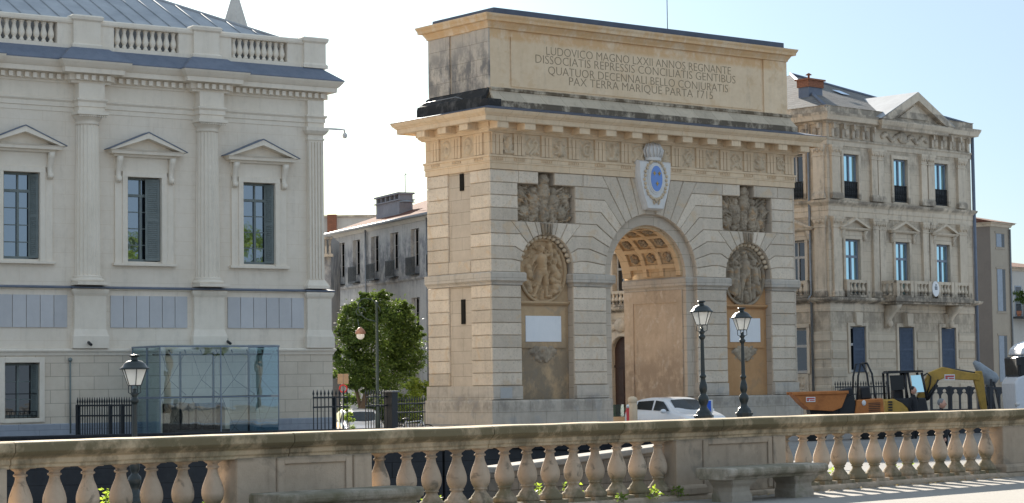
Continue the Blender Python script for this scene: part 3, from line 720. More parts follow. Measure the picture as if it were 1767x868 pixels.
# ------------------------------------------------------------------ windows
M['frame_grey'] = paint('grey green window paint', (.17,.20,.195), .5, 0, .25)
M['frame_blue'] = paint('grey blue window paint', (.20,.235,.29), .5, 0, .25)
M['frame_white'] = paint('aged white window paint', (.45,.44,.42), .5, 0, .25)
M['glass'] = pane_glass('window glass', .30, (.012,.015,.018), (.75,.85,.95))
M['glass_dark'] = pane_glass('dim window glass', .07, (.015,.016,.018))
M['glass_blue'] = pane_glass('blue reflecting window glass', .80, (.03,.07,.11), (.62,.92,1.0))
def window(par, MT, x0, x1, z0, z1, y, fm, gm, cols=2, rows=3, bar=.05, trans=None, back=True):
    """casement: frame, mullions and glazing bars as one part, the glass as its sub-part"""
    m = MB(MT); b = bar*1.3
    m.box(x0,x0+b,y-.05,y+.05,z0,z1); m.box(x1-b,x1,y-.05,y+.05,z0,z1)
    m.box(x0+b,x1-b,y-.05,y+.05,z0,z0+b*1.4); m.box(x0+b,x1-b,y-.05,y+.05,z1-b,z1)
    zt = z1
    if trans:
        m.box(x0+b,x1-b,y-.06,y+.04,trans-b*.7,trans+b*.7); zt = trans
        if cols > 1: m.box((x0+x1)/2-bar*.6,(x0+x1)/2+bar*.6,y-.04,y+.03,trans+b*.7,z1-b)
    for i in range(1, cols):
        x = x0+(x1-x0)*i/cols; m.box(x-bar*.8,x+bar*.8,y-.055,y+.03,z0+b*1.4,zt-(b if not trans else b*.7))
    for j in range(1, rows):
        z = z0+(zt-z0)*j/rows
        for i in range(cols):
            xa = x0+(x1-x0)*i/cols+bar*.9; xb = x0+(x1-x0)*(i+1)/cols-bar*.9
            m.box(xa,xb,y-.025,y+.02,z-bar*.35,z+bar*.35)
    f = m.build('window', fm, par)
    g = MB(MT); g.box(x0+b*.5,x1-b*.5,y-.004,y+.004,z0+b*.5,z1-b*.5); g.build('pane', gm, f)
    return f
def shutter(par, MT, p0, p1, z0, z1, mat, th=.045, slats=True, name='shutter'):
    """louvred leaf between two plan points"""
    a, b = V2(p0), V2(p1); d = (b-a).normalized(); n = Vector((-d.y,d.x)); L = (b-a).length
    m = MB(MT)
    def pc(s0, s1, za, zb, t):
        q = [a+d*s0-n*t, a+d*s1-n*t, a+d*s1+n*t, a+d*s0+n*t]; m.pxy([tuple(v) for v in q], za, zb)
    pc(0,.07,z0,z1,th/2); pc(L-.07,L,z0,z1,th/2)
    for za, zb in ((z0,z0+.09),(z1-.09,z1),((z0+z1)/2-.05,(z0+z1)/2+.05)): pc(.07,L-.07,za,zb,th/2)
    pc(.07,L-.07,z0+.09,z1-.09,.004)
    if slats:
        z = z0+.11
        while z < z1-.12:
            q = [a+d*.07-n*.02, a+d*(L-.07)-n*.02, a+d*(L-.07)+n*.02, a+d*.07+n*.02]
            m.add([(q[0].x,q[0].y,z),(q[1].x,q[1].y,z),(q[2].x,q[2].y,z+.03),(q[3].x,q[3].y,z+.03),(q[0].x,q[0].y,z+.014),(q[1].x,q[1].y,z+.014),(q[2].x,q[2].y,z+.044),(q[3].x,q[3].y,z+.044)], [(0,1,2,3),(7,6,5,4),(0,4,5,1),(2,6,7,3)], rnd=.5)
            z += .062
    return m.build(name, mat, par)
BAL = [(.085,0),(.085,.06),(.075,.075),(.06,.10),(.05,.14),(.062,.16),(.10,.24),(.108,.30),(.10,.36),(.075,.46),(.06,.54),(.055,.58),(.07,.60),(.06,.62),(.075,.66),(.085,.67),(.085,.72)]

# ------------------------------------------------------------------ courthouse
M['pal'] = stone('pale courthouse limestone', (.78,.695,.585), (.70,.615,.505), brick=(1.45,.44,.985), mortar=.92, streak=.22, scol=(.25,.22,.18), rnd=.04, bump=.08, fine=40)
M['pal_s'] = stone('pale carved limestone', (.79,.71,.60), (.71,.63,.52), streak=.22, scol=(.25,.23,.19), rnd=.03, bump=.08)
M['pal_rust'] = stone('rusticated pale stone', (.71,.62,.505), (.62,.53,.42), brick=(.93,.40,.90), mortar=.55, streak=.10, scol=(.25,.22,.18), rnd=.04, bump=.35)
M['pal_plinth'] = stone('grey blue base course', (.36,.385,.43), (.28,.305,.35), brick=(1.3,.42,.94), mortar=.7, streak=.2, rnd=.05, bump=.15)
M['pal_panel'] = stone('grey cladding boards', (.53,.525,.525), (.47,.465,.47), streak=.05, rnd=.12, bump=.04, rough=.6)
M['zinc'] = paint('zinc flashing', (.14,.165,.215), .55, .1, .35, .4, (.08,.10,.14), 3)
def seam_roof(name, c1, c2, sp=.55):
    N = NT(name); co = N.coord(False)
    a = N.noise(co, 1.3, 6, .7)
    return N.finish(N.pbsdf(N.mix(N.ramp(a,.35,.65), c1, c2), .75, .0, N.n('Bump', {'Height':N.noise(co, 6, 4),'Strength':.15,'Distance':.02}), .4))
M['zroof'] = seam_roof('seamed zinc roof', (.40,.415,.43), (.30,.315,.335))
pal = thing('courthouse', 'pale stone courthouse with fluted columns, pedimented windows and roof balustrade', 'building', (37.99,58,0), radians(-3.67))
XL = -19.0
BAYS = [-6.27,-2.31,-10.24,-14.2,-18.1]
COLS = [-8.15,-4.13,-12.15,-16.1]
# main wall with window openings (wall face on y=.14, pilaster faces on y=0)
mb = MB()
holed(mb, rect(XL,-.02,4.60,10.0), [rect(x-.57,x+.57,5.50,8.10) for x in BAYS[:4]], .14, .60)
mb.build('wall', M['pal'], pal)
mb = MB()
holed(mb, rect(XL,.30,.60,2.64), [rect(-10.78,-9.70,.78,2.42),rect(-14.7,-13.7,.78,2.42)], .05, .55)
mb.build('ground_floor_wall', M['pal_rust'], pal)
mb = MB(); mb.box(XL,-.02,.60,12,-.6,11.9); mb.build('inner_wall', M['pal'], pal)
mb = MB(); mb.box(XL,.34,-.03,12.1,-.7,.60); mb.build('base_course', M['pal_plinth'], pal, bevel=.02)
mb = MB(); mb.box(XL,-.30,.10,.6,2.60,4.62); mb.build('band_wall', M['pal'], pal)
mb = MB(); mb.box(-.30,-.005,.2,11.9,.6,9.95); mb.build('side_wall', M['pal'], pal)
mb = MB()
mb.mould([(XL,.04),(.31,.04),(.31,12)], [(-.05,2.62),(.02,2.63),(.04,2.70),(.09,2.76),(.09,2.80),(.05,2.83),(-.05,2.84)]); mb.build('string_course', M['pal_s'], pal)
# pedestals, cladding boards
def ped(x0, x1, y=.0):
    m = MB()
    m.mould([(x0,.3),(x0,y-.02),(x1,y-.02),(x1,.3)], [(-.1,2.83),(.07,2.84),(.07,3.20),(.05,3.25),(.0,3.42),(.0,4.42),(.05,4.50),(.07,4.57),(.07,4.62),(-.1,4.63)])
    return m
for x0, x1 in ((-8.62,-7.60),(-4.66,-3.62),(-12.64,-11.62),(-16.6,-15.6),(-.64,.24)):
    ped(x0, x1, -.02 if x0 < -1 else .0).build('pedestal', M['pal_s'], pal)
for x0, x1, n in ((-7.42,-4.84,6),(-3.46,-.72,6),(-11.4,-8.8,6),(-15.4,-12.8,6)):
    m = MB()
    for i in range(n):
        a = x0+(x1-x0)*(i/n); m.box(a+.012,x0+(x1-x0)*(i+1)/n-.012,.06,.12,3.47,4.44)
    m.build('cladding_panel', M['pal_panel'], pal)
mb = MB(); pth = [(XL,.08)]
for x0, x1 in sorted(((-8.62,-7.60),(-4.66,-3.62),(-12.64,-11.62),(-16.6,-15.6))): pth += [(x0,.08),(x0,-.02),(x1,-.02),(x1,.08)]
pth += [(-.64,.08),(-.64,0),(.24,0),(.24,11.9)]
mb.mould(pth, [(-.1,4.60),(.03,4.61),(.06,4.64),(-.1,4.645)]); mb.build('belt_course', M['pal_s'], pal)
mb = MB(); mb.mould(pth, [(-.1,4.65),(.10,4.652),(.10,4.69),(-.1,4.735)]); mb.build('lead_flashing', M['zinc'], pal)
# columns, corner pilaster
def fluted(cx, cy, r0, r1, z0, z1, n=20):
    m = MB(); secs = []
    for j in range(7):
        t = j/6; r = r0+(r1-r0)*t**1.6; ring = []
        for k in range(n*4):
            a = 2*pi*k/(n*4); d = (0,.035,.05,.035)[k % 4]*r*1.6
            ring.append((cx+(r-d)*cos(a), cy+(r-d)*sin(a), z0+(z1-z0)*t))
        secs.append(ring)
    return m.loft(secs, False)
for x in COLS:
    m = fluted(x, .12, .40, .35, 5.0, 9.62)
    c = m.build('column_shaft', M['pal_s'], pal)
    m = MB(); m.box(x-.52,x+.52,-.42,.3,4.74,4.84); m.lathe([(.50,4.84),(.52,4.88),(.50,4.93),(.45,4.95),(.44,4.97),(.46,5.0),(.41,5.03)], (x,.12,0), 32); m.build('column_base', M['pal_s'], pal)
    m = MB(); m.lathe([(.355,9.60),(.38,9.63),(.36,9.66),(.36,9.74),(.40,9.76),(.47,9.86),(.47,9.88)], (x,.12,0), 32); m.box(x-.50,x+.50,-.38,.3,9.88,9.98)
    for k in range(15): m.ball((x-.42+k*.06,-.34,9.84), .026,.03,.035, 6, 4)
    m.build('capital', M['pal_s'], pal)
m = MB(); m.box(-.56,.0,.0,.5,4.9,9.62)
for k in range(5): m.box(-.545+k*.108,-.49+k*.108,-.035,.0,5.05,9.5)
m.mould([(-.56,.4),(-.56,0),(.0,0),(.0,.5)], [(-.05,4.74),(.12,4.745),(.12,4.84),(.08,4.9),(.05,4.96),(.0,5.05),(-.05,5.06)])
m.mould([(-.56,.4),(-.56,0),(.0,0),(.0,.5)], [(-.05,9.55),(.03,9.56),(.03,9.61),(.0,9.63),(.0,9.72),(.06,9.76),(.13,9.86),(.13,9.97),(-.05,9.98)])
m.build('corner_pilaster', M['pal_s'], pal)
# entablature, breaking forward over the columns
ent = [(XL,.12)]
for x in sorted(COLS): ent += [(x-.42,.12),(x-.42,-.26),(x+.42,-.26),(x+.42,.12)]
ent += [(-.58,.12),(-.58,-.02),(.02,-.02),(.02,12)]
mb = MB(); mb.mould(ent, [(-.3,9.975),(0,9.98),(0,10.12),(.03,10.13),(.03,10.26),(.08,10.32),(.08,10.36),(.0,10.38),(.0,10.84),(-.3,10.85)]); mb.build('architrave', M['pal_s'], pal)
cor = [(XL,.10)]
for x in sorted(COLS): cor += [(x-.62,.10),(x-.62,-.18),(x+.62,-.18),(x+.62,.10)]
cor += [(.04,.10),(.04,12)]
mb = MB(); mb.mould(cor, [(-.4,10.835),(.02,10.84),(.04,10.90),(.10,10.92),(.10,11.08),(.16,11.10),(.34,11.12),(.35,11.26),(.38,11.28),(.42,11.32),(.50,11.42),(.52,11.47),(-.4,11.48)]); mb.build('cornice', M['pal_s'], pal)
mb = MB()
pts = [V2(p) for p in cor]
for a, b in zip(pts[:-1], pts[1:]):
    d = b-a; L = d.length; d.normalize(); nn = Vector((d.y,-d.x))
    if L < .4: continue
    k = int(L/.235)
    for i in range(k):
        c = a+d*(L*(i+.5)/k)+nn*.16
        mb.obox((c.x,c.y,11.0), (d.x,d.y,0), (nn.x,nn.y,0), (0,0,1), .062, .065, .075)
    if b.y > 5: break
mb.build('dentil', M['pal_s'], pal, kind='stuff')
mb = MB(); mb.mould(cor, [(.515,11.475),(.53,11.47),(.53,11.50),(-.02,11.93),(-.45,11.94)]); mb.build('lead_apron', M['zinc'], pal)
# roof balustrade
bal = MB(); PY = .16
bal.box(XL,.16,PY,PY+.36,11.90,12.06); bal.box(XL,-8.0,PY+.02,PY+.34,12.70,12.86); bal.box(-8.0,.16,PY+.02,PY+.34,12.70,12.86)
bal.mould([(XL,PY+.02),(.15,PY+.02),(.15,12)], [(-.3,12.69),(.03,12.70),(.05,12.75),(.05,12.83),(.0,12.87),(-.3,12.88)])
rb = bal.build('roof_balustrade', M['pal_s'], pal)
for x in COLS:
    m = MB(); m.box(x-.92,x+.92,PY+.03,PY+.33,12.0,12.72)
    m.mould([(x-.44,PY+.3),(x-.44,PY-.08),(x+.44,PY-.08),(x+.44,PY+.3)], [(-.2,11.92),(.06,11.93),(.06,12.05),(.0,12.1),(.0,12.78),(.06,12.83),(.08,12.92),(.03,12.97),(-.2,12.98)])
    m.build('balustrade_pier', M['pal_s'], rb)
m = MB(); m.box(-1.2,-.5,PY+.03,PY+.33,12.0,12.72)
m.mould([(-.62,PY+.3),(-.62,PY-.05),(.18,PY-.05),(.18,PY+.8),(-.62,PY+.8)], [(-.2,11.92),(.05,11.93),(.05,12.03),(.0,12.1),(.0,12.74),(.06,12.80),(.08,12.9),(.02,12.94),(-.4,12.95)])
m.build('balustrade_pier', M['pal_s'], rb)
bpm = MB(); bpm.lathe([(r*.95, z*.88) for r, z in BAL], (0,0,0), 14); proto = None
for a, b in ((-7.18,-5.05),(-3.18,-1.22),(-11.2,-9.1)):
    n = 9
    for i in range(n):
        x = a+(b-a)*(i+.5)/n
        if proto is None:
            proto = bpm.build('baluster', M['pal_s'], rb); o = proto
        else:
            o = proto.copy(); COL.objects.link(o); o.parent = rb
        o.location = (x, PY+.18, 12.06)
# windows
for i, x in enumerate(BAYS[:4]):
    z0, z1 = 5.50, 8.10
    m = MB()
    for a, b in ((x-.98,x-.57),(x+.57,x+.98)): m.box(a,b,.085,.16,5.44,8.12)
    for a, b in ((x-.74,x-.57),(x+.57,x+.74)): m.box(a,b,.05,.16,5.44,8.1)
    m.box(x-.74,x+.74,.05,.16,8.10,8.26); m.box(x-.98,x+.98,.085,.16,8.26,8.72)
    m.box(x-1.05,x+1.05,.0,.2,5.36,5.44)
    sr = m.build('window_surround', M['pal_s'], pal, bevel=.008)
    for s_ in (-1, 1):
        m = MB(); c = x+s_*.88
        m.loft([[(c-.08,.09,z),(c+.08,.09,z),(c+.08,.09-d,z),(c-.08,.09-d,z)] for z, d in ((7.9,.03),(7.96,.12),(8.05,.13),(8.12,.07),(8.3,.08),(8.55,.2),(8.70,.24))], True)
        m.ball((c,-.02,8.0), .08,.06,.08, 8, 6); m.build('console', M['pal_s'], sr)
    m = MB()
    m.mould([(x-1.0,.2),(x-1.0,.02),(x+1.0,.02),(x+1.0,.2)], [(-.05,8.70),(.03,8.705),(.05,8.76),(.18,8.78),(.20,8.86),(.24,8.90),(-.05,8.91)])
    m.pxz([(x-1.05,8.90),(x+1.05,8.90),(x,9.30)], .06, .2)
    for s_ in (-1, 1):
        m.pxz([(x+s_*1.28,8.89),(x+s_*1.12,8.89),(x,9.27),(x,9.44)] if s_ > 0 else [(x-1.12,8.89),(x-1.28,8.89),(x,9.44),(x,9.27)], -.24, .2)
    pd = m.build('pediment', M['pal_s'], pal)
    m = MB()
    for s_ in (-1, 1): m.pxz([(x+s_*1.31,8.885),(x+s_*1.31,8.91),(x,9.475),(x,9.44)], -.26, .2)
    m.build('pediment_flashing', M['zinc'], pd)
    f = window(pal, None, x-.56, x+.56, z0+.01, z1-.01, .44, M['frame_grey'], M['glass'], 2, 4, .045, 7.55)
    if i == 0:
        shutter(pal, None, (x+.13,.33), (x+.55,.19), z0+.04, z1-.04, M['frame_grey'])
    else:
        shutter(pal, None, (x+.34,.40), (x+.555,.16), z0+.04, z1-.04, M['frame_grey'])
    shutter(pal, None, (x-.55,.40), (x-.54,.16), z0+.04, z1-.04, M['frame_grey'], slats=False)
for x0, x1 in ((-10.78,-9.70),(-14.7,-13.7)):
    m = MB(); 
    for a, b, c, d in ((x0-.16,x0,.66,2.58),(x1,x1+.16,.66,2.58),(x0,x1,2.42,2.58),(x0,x1,.66,.78)): m.box(a,b,.0,.2,c,d)
    m.build('window_surround', M['pal_s'], pal, bevel=.01)
    f = window(pal, None, x0+.02, x1-.02, .80, 2.40, .42, M['frame_grey'], M['glass_dark'], 2, 3, .045)
    shutter(pal, None, (x1-.12,.38), (x1-.02,.1), .82, 2.38, M['frame_grey'])
    m = MB()
    for k in range(8):
        x = x0+.06+(x1-x0-.12)*k/7; m.tube([(x,.12,.8),(x,.12,1.0 if k % 1 == 0 else 2.3)], .012, 5)
    for z in (.86,1.5,.98): m.tube([(x0,.12,z),(x1,.12,z)], .013, 5)
    m.build('window_bars', M['iron'], pal)
# roof
m = MB()
RZ = 12.8
m.add([(XL,.6,RZ),(-.9,.6,RZ),(-7.9,7.6,RZ+3.5),(XL,7.6,RZ+3.5),(-.9,14,RZ)], [(0,1,2,3),(1,4,2)]); m.box(XL,-.95,.66,.75,11.9,RZ+.02); m.box(-.98,-.9,.66,12,11.9,RZ)
d1 = Vector((0,6.2,2.55))
rf = m.build('roof', M['zroof'], pal)
m = MB()
for k in range(26):
    x = -1.2-.62*k; t = min(1, max(0,(-.9-x)/7.0)); 
    m.tube([(x,.6,RZ+.02),(x,.6+7*t,RZ+3.5*t+.02)], .022, 5)
m.tube([(-.9,.6,RZ+.02),(-7.9,7.6,RZ+3.52)], .06, 6); m.tube([(XL,7.6,RZ+3.52),(-7.9,7.6,RZ+3.52)], .06, 6)
m.build('roof_seam', M['zroof'], rf)
# small fittings on the wall
m = MB(); m.box(.15,.62,-.10,-.04,9.92,9.98); m.tube([(.62,-.07,9.95),(.74,-.07,9.95),(.76,-.07,9.84)], .03, 8); m.ball((.76,-.07,9.76), .085,.085,.10, 10, 8); m.build('security_camera', M['white_crest'], pal)
for x, z in ((-8.2,3.02),(-3.55,3.05)):
    m = MB(); m.tube([(x,-.09,z),(x,-.3,z-.08)], .045, 8); m.box(x-.02,x+.02,-.1,.0,z,z+.1); m.build('security_camera', M['iron'], pal)
m = MB(); m.tube([(-8.75,-.02,2.5),(-8.75,-.02,.3)], .028, 8); m.ball((-8.75,-.02,2.5), .07,.06,.07, 8, 6); m.build('drainpipe', M['frame_grey'], pal)

# ------------------------------------------------------------------ glass entrance in front of the courthouse
def tglass(name, tint, refl, rough=.0):
    N = NT(name); co = N.coord(False)
    bp = N.n('Bump', {'Height':N.noise(co, 1.2, 2),'Strength':.03,'Distance':.05})
    fr = N.n('LayerWeight', {0:.4,'Normal':bp}, out=0)
    return N.finish(N.n('MixShader', {0:N.math('MULTIPLY_ADD', fr, .6, refl, clamp=True),1:N.n('BsdfTransparent', {0:(*tint,1)}),2:N.n('BsdfGlossy', {'Color':(.93,.97,1.0,1),'Roughness':rough,'Normal':bp})}))
M['tglass'] = tglass('blue green sheet glass', (.92,.96,.96), .035)
M['tglass2'] = tglass('bluer sheet glass', (.76,.88,.92), .08)
ge = thing('glass_porch', 'blue green glass porch box standing before the courthouse ground floor', 'glass porch', (37.99,58,0), radians(-3.67))
gx0, gx1, gy = -6.75, -2.78, -2.0
m = MB()
for x, y in ((gx0,gy),(gx1,gy),(gx0,-.05),(gx1,-.05)): m.box(x-.012,x+.012,y-.012,y+.012,-.5,2.86)
m.box(gx0-.03,gx1+.03,gy-.03,gy+.03,2.83,2.88); m.box(gx0-.03,gx0+.03,gy,-.05,2.83,2.88); m.box(gx1-.03,gx1+.03,gy,-.05,2.83,2.88)
m.box(gx0,gx1,gy-.015,gy+.015,1.315,1.345); m.box(gx0-.02,gx0+.02,gy,-.05,1.30,1.36)
m.box(gx0+1.985,gx0+2.015,gy-.02,gy+.02,-.5,2.83); m.box(gx0-.02,gx0+.02,-1.1,-1.06,-.5,2.83)
m.build('frame', M['frame_blue'], ge)
for a, b, mt in ((gx0+.02,gx0+1.98,'tglass'),(gx0+2.02,gx0+3.2,'tglass'),(gx0+3.2,gx1-.02,'tglass2')):
    for z0, z1 in ((-.5,1.3),(1.36,2.83)):
        m = MB(); m.box(a,b,gy-.006,gy+.006,z0,z1); m.build('glass_sheet', M[mt], ge)
for z0, z1 in ((-.5,1.3),(1.36,2.83)):
    m = MB(); m.box(gx0-.006,gx0+.006,gy+.02,-.07,z0,z1); m.build('glass_sheet', M['tglass2'], ge)
    m = MB(); m.box(gx1-.006,gx1+.006,gy+.02,-.07,z0,z1); m.build('glass_sheet', M['tglass2'], ge)
m = MB(); m.box(gx0,gx1,gy,-.05,2.885,2.90); m.build('glass_roof', M['tglass'], ge)
# spider rods, inner posts and door portal
m = MB()
for x in (gx0+.9,gx0+2.0,gx0+3.2): 
    m.tube([(x,gy+.5,-.5),(x,gy+.5,2.7)], .035, 6)
for a, b in ((gx0+.1,gx0+.9),(gx0+1.1,gx0+2.0),(gx0+2.1,gx0+3.2),(gx0+3.3,gx1-.1)):
    for z0, z1 in ((1.4,2.7),(-.1,1.3)):
        c = (a+b)/2; m.tube([(a,gy+.12,z1),(c,gy+.4,(z0+z1)/2-.2),(b,gy+.12,z1)], .009, 5); m.tube([(a,gy+.12,z0),(c,gy+.4,(z0+z1)/2-.2),(b,gy+.12,z0)], .009, 5)
for k in range(8): m.tube([(gx0+.3+k*.52,gy+.03,2.74),(gx0+.42+k*.52,gy+.2,2.66)], .022, 5)
m.tube([(gx0,gy+.5,2.62),(gx1,gy+.5,2.62)], .03, 6); m.tube([(gx0,gy+.5,1.33),(gx1,gy+.5,1.33)], .03, 6)
m.build('support_rods', M['iron'], ge)
m = MB(); m.box(gx0+.25,gx0+.45,-1.2,-.2,-.5,1.15); m.box(gx0+2.55,gx0+2.7,-1.2,-.2,-.5,1.15); m.box(gx0+.25,gx0+2.7,-1.2,-.2,1.15,1.28); m.build('door_portal', M['pal_s'], ge)
m = MB(); m.box(gx0+.45,gx0+2.55,-.9,-.86,-.5,1.15); m.build('door', M['glass_dark'], ge)
m = MB(); m.box(gx0+.6,gx0+2.4,gy+.2,gy+.6,-.3,.35); m.build('counter', M['iron'], ge)
# ------------------------------------------------------------------ mansion right of the arch
M['bank'] = stone('mansion limestone', (.63,.535,.415), (.53,.44,.335), streak=.6, scol=(.12,.105,.09), rnd=.08, bump=.2, brick=(1.1,.46,.93), mortar=.75, bands=[(8.0,8.9,.5,.5,(.14,.12,.10),.5),(3.9,4.66,.5,.45,(.14,.12,.10),.5),(11.4,12.1,.4,.4,(.14,.12,.10),.5)])
M['bank_c'] = stone('mansion carved stone', (.65,.555,.435), (.52,.435,.335), streak=.62, scol=(.10,.09,.08), rnd=.1, bump=.2, bands=[(5.0,5.5,.1,.75,(.09,.08,.07),.47),(9.45,9.9,.1,.6,(.09,.08,.07),.48),(12.35,13.1,.1,.5,(.12,.10,.085),.5),(13.4,13.9,.05,.6,(.11,.10,.09),.48)])
M['bank_g'] = stone('banded ground floor stone', (.63,.54,.42), (.54,.455,.35), brick=(2.2,.40,.78), mortar=.8, streak=.3, scol=(.16,.14,.12), rnd=.12, bump=.2)
M['slate'] = stone('slate roof', (.24,.23,.22), (.17,.165,.16), brick=(.32,.13,.82), mortar=.55, rnd=.1, bump=.25, streak=.2)
M['brickred'] = stone('chimney brick', (.34,.15,.09), (.25,.11,.07), brick=(.24,.075,.8), streak=.3, rnd=.1)
M['door_blue'] = paint('blue painted shutters', (.07,.098,.15), .5, 0, .3)
M['door_brown'] = paint('dark oak door', (.055,.028,.018), .5, 0, .3)
bank = thing('ornate_mansion', 'ornate stone mansion with central pediment, balcony and slate roof', 'building', (69.85,65.83,0), radians(5.4))
BW_, BD = 11.1, 22.0
WX = [(1.13,2.22),(4.87,5.95),(8.08,9.15)]
GX = [(1.34,2.48),(4.97,6.15),(8.30,9.48)]
SW = [(-2.55,-1.33),(-6.2,-5.0),(-9.8,-8.6),(-13.28,-12.28),(-17.2,-16.1)]
mb = MB(); holed(mb, rect(0,BW_,-.6,13.1), [rect(a,b,5.30,7.88) for a, b in WX]+[rect(a,b,9.72,11.72) for a, b in WX]+[rect(a,b,1.88,3.96) for a, b in GX], .0, .5); mb.build('front_wall', M['bank'], bank)
mb = MB(SIDE); holed(mb, rect(-BD,-.502,-.6,13.1), [rect(a,b,5.30,7.86) for a, b in SW]+[rect(a,b,9.72,11.75) for a, b in SW]+[rect(a,b,1.86,3.92) for a, b in SW if a != -13.28]+[[(-13.45,-.6),(-12.05,-.6)]+arc(-12.75,3.1,.70,0,180,14)], .0, .5); mb.build('side_wall', M['bank'], bank)
mb = MB(); mb.box(.52,BW_-.002,.52,BD,-.6,13.0); mb.build('inner_wall', M['dark_slot'], bank)
def both(prof, name, mat, x1=BW_, extra=None):
    m = MB(); m.mould([(0,BD),(0,0),(x1,0),(x1,2)], prof); m.build(name, mat, bank)
both([(-.1,4.62),(.03,4.63),(.05,4.75),(.03,4.78),(.03,4.98),(.10,5.02),(.28,5.10),(.32,5.16),(.32,5.24),(-.1,5.26)], 'balcony_course', M['bank_c'])
both([(-.1,8.86),(.03,8.87),(.03,9.10),(.06,9.14),(.06,9.32),(.14,9.42),(.20,9.50),(.22,9.58),(-.1,9.64)], 'string_course', M['bank_c'])
both([(-.1,12.06),(.04,12.07),(.04,12.26),(.10,12.32),(.10,12.38),(-.1,12.39)], 'architrave', M['bank_c'])
both([(-.1,13.02),(.06,13.03),(.10,13.12),(.30,13.16),(.34,13.28),(.40,13.40),(.42,13.50),(-.1,13.56)], 'cornice', M['bank_c'])
both([(-.1,13.54),(.12,13.55),(.12,13.78),(.16,13.82),(-.3,13.84)], 'gutter_parapet', M['bank_c'])
mb = MB(); ms = MB(SIDE)
def frz(m, x0, x1, n):
    for i in range(n+1):
        x = x0+(x1-x0)*i/n; m.box(x-.09,x+.09,-.14,.0,12.42,13.03); m.box(x-.06,x+.06,-.24,.0,12.8,13.05)
    for i in range(n):
        x = x0+(x1-x0)*(i+.5)/n; m.ball((x,-.02,12.68), .17,.10,.2, 8, 6); m.box(x-.1,x+.1,-.07,0,12.5,12.58)
frz(mb, .3, 3.3, 4); frz(mb, 7.9, 10.8, 4); frz(ms, -3.0, -.3, 4); frz(ms, -8.0, -3.6, 6); frz(ms, -16.0, -8.6, 10)
for i in range(26):
    t = i/25; mb.ball((4.1+3.4*t,-.03,12.7+.12*sin(t*22)), .14,.09,.12, 7, 5)
mb.ball((5.6,-.04,12.75), .35,.12,.28, 10, 6)
mb.build('carved_frieze', M['bank_c'], bank); ms.build('carved_frieze', M['bank_c'], bank)
# pilasters on both storeys
def pil(m, a, b, z0, z1, d=.12):
    m.mould([(a,.0),(a,-d),(b,-d),(b,.0)], [(-.05,z0),(.06,z0+.01),(.06,z0+.2),(.03,z0+.28),(0,z0+.34),(0,z1-.5),(.03,z1-.49),(.03,z1-.44),(0,z1-.43),(.02,z1-.3),(.10,z1-.1),(.10,z1),(-.05,z1+.005)])
    for k in range(5): m.ball((a+(b-a)*(k+.5)/5,-d-.03,z1-.22+.05*(k % 2)), .07,.07,.12, 6, 5)
PXS = [(.2,.80),(3.12,3.55),(3.62,4.05),(6.95,7.4),(7.5,7.9),(9.9,10.5)]
for z0, z1 in ((5.26,8.86),(9.64,12.06)):
    for a, b in PXS:
        m = MB(); pil(m, a, b, z0, z1); m.build('pilaster', M['bank_c'], bank)
    for a, b in ((-.75,-.15),(-3.9,-3.3),(-7.6,-7.0),(-11.4,-10.8)):
        m = MB(SIDE); pil(m, a, b, z0, z1, .08); m.build('pilaster', M['bank_c'], bank)
def tri_ped(m, a, b, z, h, d=.3):
    c = (a+b)/2; m.mould([(a,.05),(a,-d*.4),(b,-d*.4),(b,.05)], [(-.05,z-.08),(.03,z-.075),(.10,z-.02),(.12,z+.05),(-.05,z+.06)])
    m.pxz([(a,z+.05),(b,z+.05),(c,z+h*.8)], -d*.3, 0)
    m.pxz([(a-.14,z+.05),(a+.10,z+.05),(c,z+h*.78),(c,z+h)], -d, 0); m.pxz([(b-.10,z+.05),(b+.14,z+.05),(c,z+h),(c,z+h*.78)], -d, 0)
def surround(MT, a, b, z0, z1, ped=None, name='window_surround'):
    m = MB(MT)
    for p, q in ((a-.16,a),(b,b+.16)): m.box(p,q,-.07,.02,z0,z1)
    m.box(a-.16,b+.16,-.07,.02,z1,z1+.16)
    o = m.build(name, M['bank_c'], bank, bevel=.012)
    if ped:
        m = MB(MT); tri_ped(m, a-.42, b+.42, ped, .50)
        m.box(a-.3,b+.3,-.05,.02,z1+.17,ped-.08)
        for x in (a-.28, b+.28): m.loft([[(x-.08,.0,z),(x+.08,.0,z),(x+.08,-d,z),(x-.08,-d,z)] for z, d in ((z1-.05,.05),(z1+.05,.16),(z1+.2,.12),(ped-.08,.24))], True)
        m.build('window_pediment', M['bank_c'], o)
    return o
for a, b in WX:
    surround(None, a, b, 5.3, 7.88, 8.34); window(bank, None, a+.02, b-.02, 5.30, 7.86, .14, M['frame_blue'], M['glass_blue'], 2, 1, .06, 7.10)
    surround(None, a, b, 9.70, 11.72); window(bank, None, a+.02, b-.02, 9.72, 11.70, .14, M['frame_blue'], M['glass_blue'], 2, 1, .05)
for a, b in SW:
    surround(SIDE, a, b, 5.3, 7.86, 8.34); window(bank, SIDE, a+.02, b-.02, 5.30, 7.84, .3, M['frame_white'], M['glass_dark'], 2, 1, .06, 7.10)
    surround(SIDE, a, b, 9.70, 11.75); window(bank, SIDE, a+.02, b-.02, 9.72, 11.73, .3, M['frame_white'], M['glass_dark'], 2, 1, .05)
    if a != -13.28:
        surround(SIDE, a, b, 1.86, 3.92); window(bank, SIDE, a+.02, b-.02, 1.88, 3.90, .3, M['frame_white'], M['glass_dark'], 1, 1, .07, 3.10)
